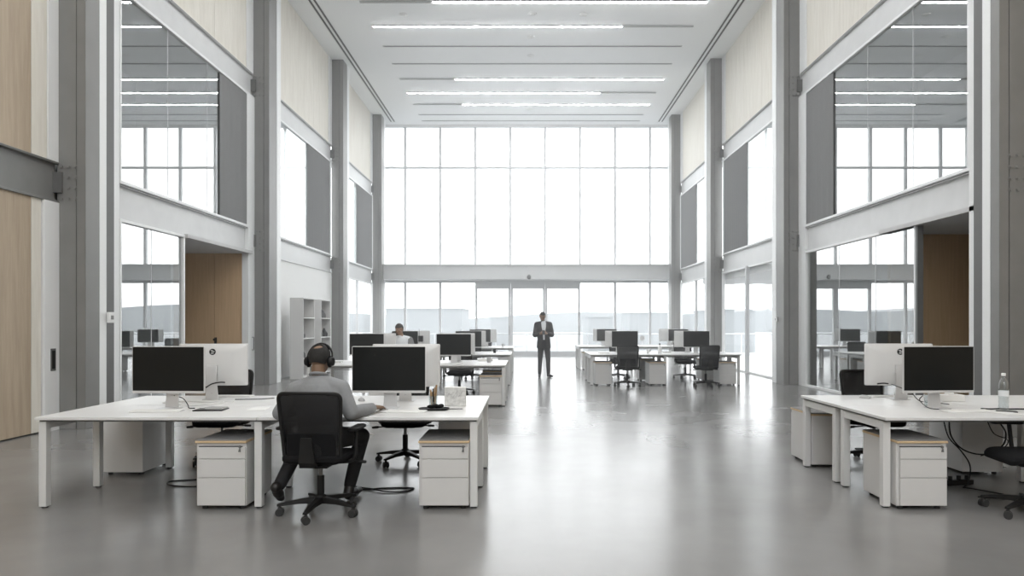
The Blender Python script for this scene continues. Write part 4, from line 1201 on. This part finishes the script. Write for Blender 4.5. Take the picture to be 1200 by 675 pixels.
MB().rings([[(x, y, z_) for x, y in rrect(.135 - i, .075 - i, .07 - i, 8)] for z_, i in ((0, .02), (.004, .012), (.016, 0), (.018, .003), (.007, .018), (.006, .03))]).build('dish', 'black', t)
t = MB()
rnd = random.Random(4)
for i in range(9): t.ell((rnd.uniform(-.05, .06), rnd.uniform(-.02, .02), .018 + rnd.uniform(0, .014)), (rnd.uniform(.022, .045), .022, rnd.uniform(.010, .018)), 12, 8, Matrix.Rotation(rnd.uniform(0, 3), 3, 'Z'))
pouch = solid(t, 'fabric_pouch', 'blacksoft', None, .004, 2); pouch.location = (-.795, 5.935, ZD + .008); tag(pouch, 'crumpled black cloth pouch lying in the oval tray', 'pouch')
t = thing('pen', 'dark slim pen lying right of the black oval tray', 'pen', (-.62, 5.95, ZD), 0)
MB().cyl((-.07, 0, .006), (.06, .012, .006), .0045, None, 8).build('barrel', 'steel_dark', t); MB().cyl((.06, .012, .006), (.075, .0134, .006), .0045, .001, 8).build('tip', 'chrome', t)
def sheet(x, y, rz, lab, w=.148, d=.21, z0=ZD):
    o = MB().box(-w/2, w/2, -d/2, d/2, 0, .003).build('paper_sheet', 'paper', None, (x, y, z0), rz); tag(o, lab, 'paper')
sheet(-.93, 6.02, .15, 'white paper sheet behind the black oval tray'); sheet(-2.35, 6.0, .1, 'white paper sheet near the seam of the nearest left desk')
sheet(3.42, 16.55, .1, 'white paper sheet in the middle of the mid right desk'); sheet(-.78, 12.6, -.1, 'white paper sheet on the second left desk at its right end', .21, .297)
sheet(4.02, 5.73, .05, 'white paper sheet beside the keyboard on the nearest right desk')

# bottle, phone, tumbler, card carton on the right desk
t = thing('water_bottle', 'clear plastic water bottle standing on the nearest right desk', 'bottle', (4.165, 5.96, ZD))
MB().lathe([(0, .004), (.030, 0), (.038, .008), (.039, .03), (.0365, .05), (.039, .07), (.0365, .09), (.039, .11), (.037, .135), (.039, .16), (.039, .205), (.034, .235), (.020, .265), (.0145, .275), (.0145, .295), (0, .296)], n=28).build('bottle_body', 'clearplastic', t)
MB().lathe([(.0, .006), (.034, .006), (.0355, .03), (.034, .05), (.0355, .075), (.0355, .17), (0, .171)], n=24).build('water', 'water', t)
MB().lathe([(.0395, .118), (.0398, .118), (.0398, .165), (.0395, .165)], n=28).build('label', 'label', t)
MB().lathe([(0, .296), (.0165, .294), (.017, .315), (.0155, .318), (0, .318)], n=20).build('cap', 'white', t)
t = thing('smartphone', 'dark phone lying in front of the water bottle', 'phone', (4.08, 5.80, ZD), math.radians(62))
MB().box(-.037, .037, -.075, .075, 0, .009).build('case', 'steel_dark', t, bevel=.003); MB().box(-.033, .033, -.068, .068, .009, .0094).build('display', 'screen', t)
t = thing('glass_tumbler', 'clear drinking glass in front of the black screen on the nearest right desk', 'glass', (3.625, 6.16, ZD))
MB().lathe([(0, 0), (.032, 0), (.040, .115), (.037, .115), (.030, .008), (0, .008)], n=28).build('glass_wall', 'clearplastic', t)
MB().lathe([(0, .010), (.029, .010), (.033, .055), (0, .055)], n=24).build('water', 'water', t)
t = thing('tissue_box', 'white tissue box on the rear half of the nearest right desk', 'box', (4.10, 6.62, ZD), .05)
MB().box(-.12, .12, -.06, .06, 0, .062).build('carton', 'paper', t, bevel=.003)
MB().rings([[(.05 * math.cos(a) * q, .018 * math.sin(a) * q, z_ + .006 * math.sin(3 * a)) for a in [2 * PI * i / 18 for i in range(18)]] for z_, q in ((.063, 1), (.085, .8), (.10, .5), (.104, .1))]).build('tissue', 'paper', t)

# bookcases with dark boxes
def bookcase(y0, lab, w):
    t = thing('bookcase', lab, 'bookcase', (-6.26, y0, 0))
    d, h = .36, 2.16
    box('side_panel', 'ped', 0, d, 0, .022, 0, h, t, .002); box('side_panel', 'ped', 0, d, w - .022, w, 0, h, t, .002)
    box('top_panel', 'ped', 0, d, .023, w - .023, h - .024, h, t, .002)
    box('back_panel', 'ped', 0, .012, .023, w - .023, .02, h - .025, t)
    for z_ in (.03, .52, 1.06, 1.61): box('shelf', 'ped', .013, d, .023, w - .023, z_, z_ + .025, t, .002)
    return t
bookcase(18.05, 'tall white open bookcase behind the head of the man in headphones', .98)
bookcase(19.62, 'second tall white bookcase further along, holding small dark objects', .92)
rnd = random.Random(9)
def jar(x, y, z_, h, r, lab, grp):
    t = MB().lathe([(0, 0), (r * .8, 0), (r, h * .15), (r, h * .75), (r * .55, h * .88), (r * .6, h), (0, h)], n=14).build('dark_jar', rnd.choice(['steel_dark', 'black', 'slot']), None, (x, y, z_)); tag(t, lab, 'jar', grp)
ORD = ('first', 'second', 'third', 'fourth', 'fifth')
for sh, zz in (('upper shelf', 1.636), ('middle shelf', 1.086)):
    for k in range(5):
        jar(-6.0 + rnd.uniform(-.06, .03), 19.76 + .15 * k, zz, rnd.uniform(.12, .26), rnd.uniform(.04, .06), '%s dark jar from the near end, %s of the second bookcase' % (ORD[k], sh), 'dark jars on the %s' % sh)
for k in range(3):
    jar(-6.0 + rnd.uniform(-.05, .03), 18.2 + .17 * k, 1.086, rnd.uniform(.07, .13), rnd.uniform(.04, .055), '%s small dark jar from the near end in the first white bookcase, middle shelf' % ORD[k], 'dark jars in the first bookcase')
for k in range(2):
    jar(-6.0, 18.2 + .16 * k, .546, .17, .05, '%s dark jar from the near end low in the first white bookcase' % ORD[k], 'dark jars low in the first bookcase')

# things on the desks further back
t = thing('spray_bottle', 'white bottle with dark cap on the mid right desk', 'bottle', (3.30, 16.9, ZD))
MB().lathe([(0, 0), (.045, 0), (.048, .01), (.048, .16), (.02, .19), (.016, .21), (0, .21)]).build('bottle_body', 'white', t); MB().lathe([(0, .21), (.02, .21), (.02, .245), (0, .245)]).build('cap', 'black', t)
t = thing('table_ornament', 'small pale round-headed table ornament on the farthest right desk', 'ornament', (3.83, 22.6, ZD))  # unidentified round-headed thing, built as a disc on a stem
MB().lathe([(0, 0), (.09, 0), (.08, .015), (.012, .025), (.010, .16), (0, .16)]).build('stand', 'alu', t); MB().cyl((0, -.01, .24), (0, .01, .24), .085, None, 24).build('disc', 'alu', t, bevel=.004)
t = thing('boxy_device', 'black boxy device with a thin aerial beside the white-shirted man\'s monitors', 'device', (-2.66, 17.1, ZD + .0))  # unidentified dark object, made up as a box with an aerial
MB().box(-.02, .02, -.03, .03, 0, .28).build('stem', 'white', t, bevel=.004); MB().box(-.11, .07, -.06, .06, .28, .43).build('housing', 'black', t, bevel=.012); MB().cyl((-.03, 0, .43), (-.03, 0, .60), .006).build('aerial', 'black', t)
cup = lambda x, y, m, lab: (lambda t: (MB().lathe([(0, 0), (.032, 0), (.040, .095), (.037, .095), (.030, .006), (0, .006)]).build('cup_wall', m, t), MB().tube([(.038, 0, .075), (.062, 0, .07), (.062, 0, .035), (.035, 0, .025)], .006, 6).build('cup_handle', m, t)))(thing('mug', lab, 'mug', (x, y, ZD)))
cup(-.72, 13.0, 'slot_grey', 'grey mug right of the right screen on the second left desk')
cup(-.80, 17.1, 'black', 'dark mug right of the screen on the third left desk')
cup(2.98, 16.75, 'white', 'white mug in the middle of the mid right desk')
cup(-.74, 21.3, 'slot_grey', 'grey mug on the farthest left desk')
def book(x, y, z0, rz, m, lab, w=.22, d=.16, h=.025):
    t = thing('book', lab, 'book', (x, y, z0), rz)
    box('pages', 'paper', -w/2 + .004, w/2 - .004, -d/2 + .004, d/2 - .004, .003, h - .003, t); box('cover', m, -w/2, w/2, -d/2, d/2, 0, .003, t); box('cover', m, -w/2, w/2, -d/2, d/2, h - .003, h, t); box('spine', m, -w/2, w/2, d/2 - .003, d/2, .003, h - .003, t)
book(-.82, 13.5, ZD, .1, 'white', 'white book lying at the rear right of the second left desk', .3, .22, .05)
book(3.55, 17.3, ZD, -.1, 'slot_grey', 'grey book lying in the rear middle of the mid right desk')
book(1.9, 16.75, ZD, .2, 'white', 'white book at the left front of the mid right desk', .24, .17, .03)
book(-3.6, 12.9, ZD, .1, 'slot_grey', 'grey book at the left end of the second left desk')

# ---------------------------------------------------------------- light haze of the bright hall
hm = bpy.data.materials.new('thin_haze'); hm.use_nodes = True
nt = hm.node_tree; nt.nodes.clear()
ho = nt.nodes.new('ShaderNodeOutputMaterial'); hv = nt.nodes.new('ShaderNodeVolumeScatter')
hv.inputs['Color'].default_value = (1, 1, 1, 1); hv.inputs['Density'].default_value = HAZE; hv.inputs['Anisotropy'].default_value = 0.55
nt.links.new(hv.outputs[0], ho.inputs['Volume'])
M['haze'] = hm
hz = MB().box(-6.15, 6.15, 9.0, YF - .2, -.1, H - .05).build('haze', 'haze', None, smooth=False)
tag(hz, 'thin bright haze filling the deep end of the hall', kind='stuff')
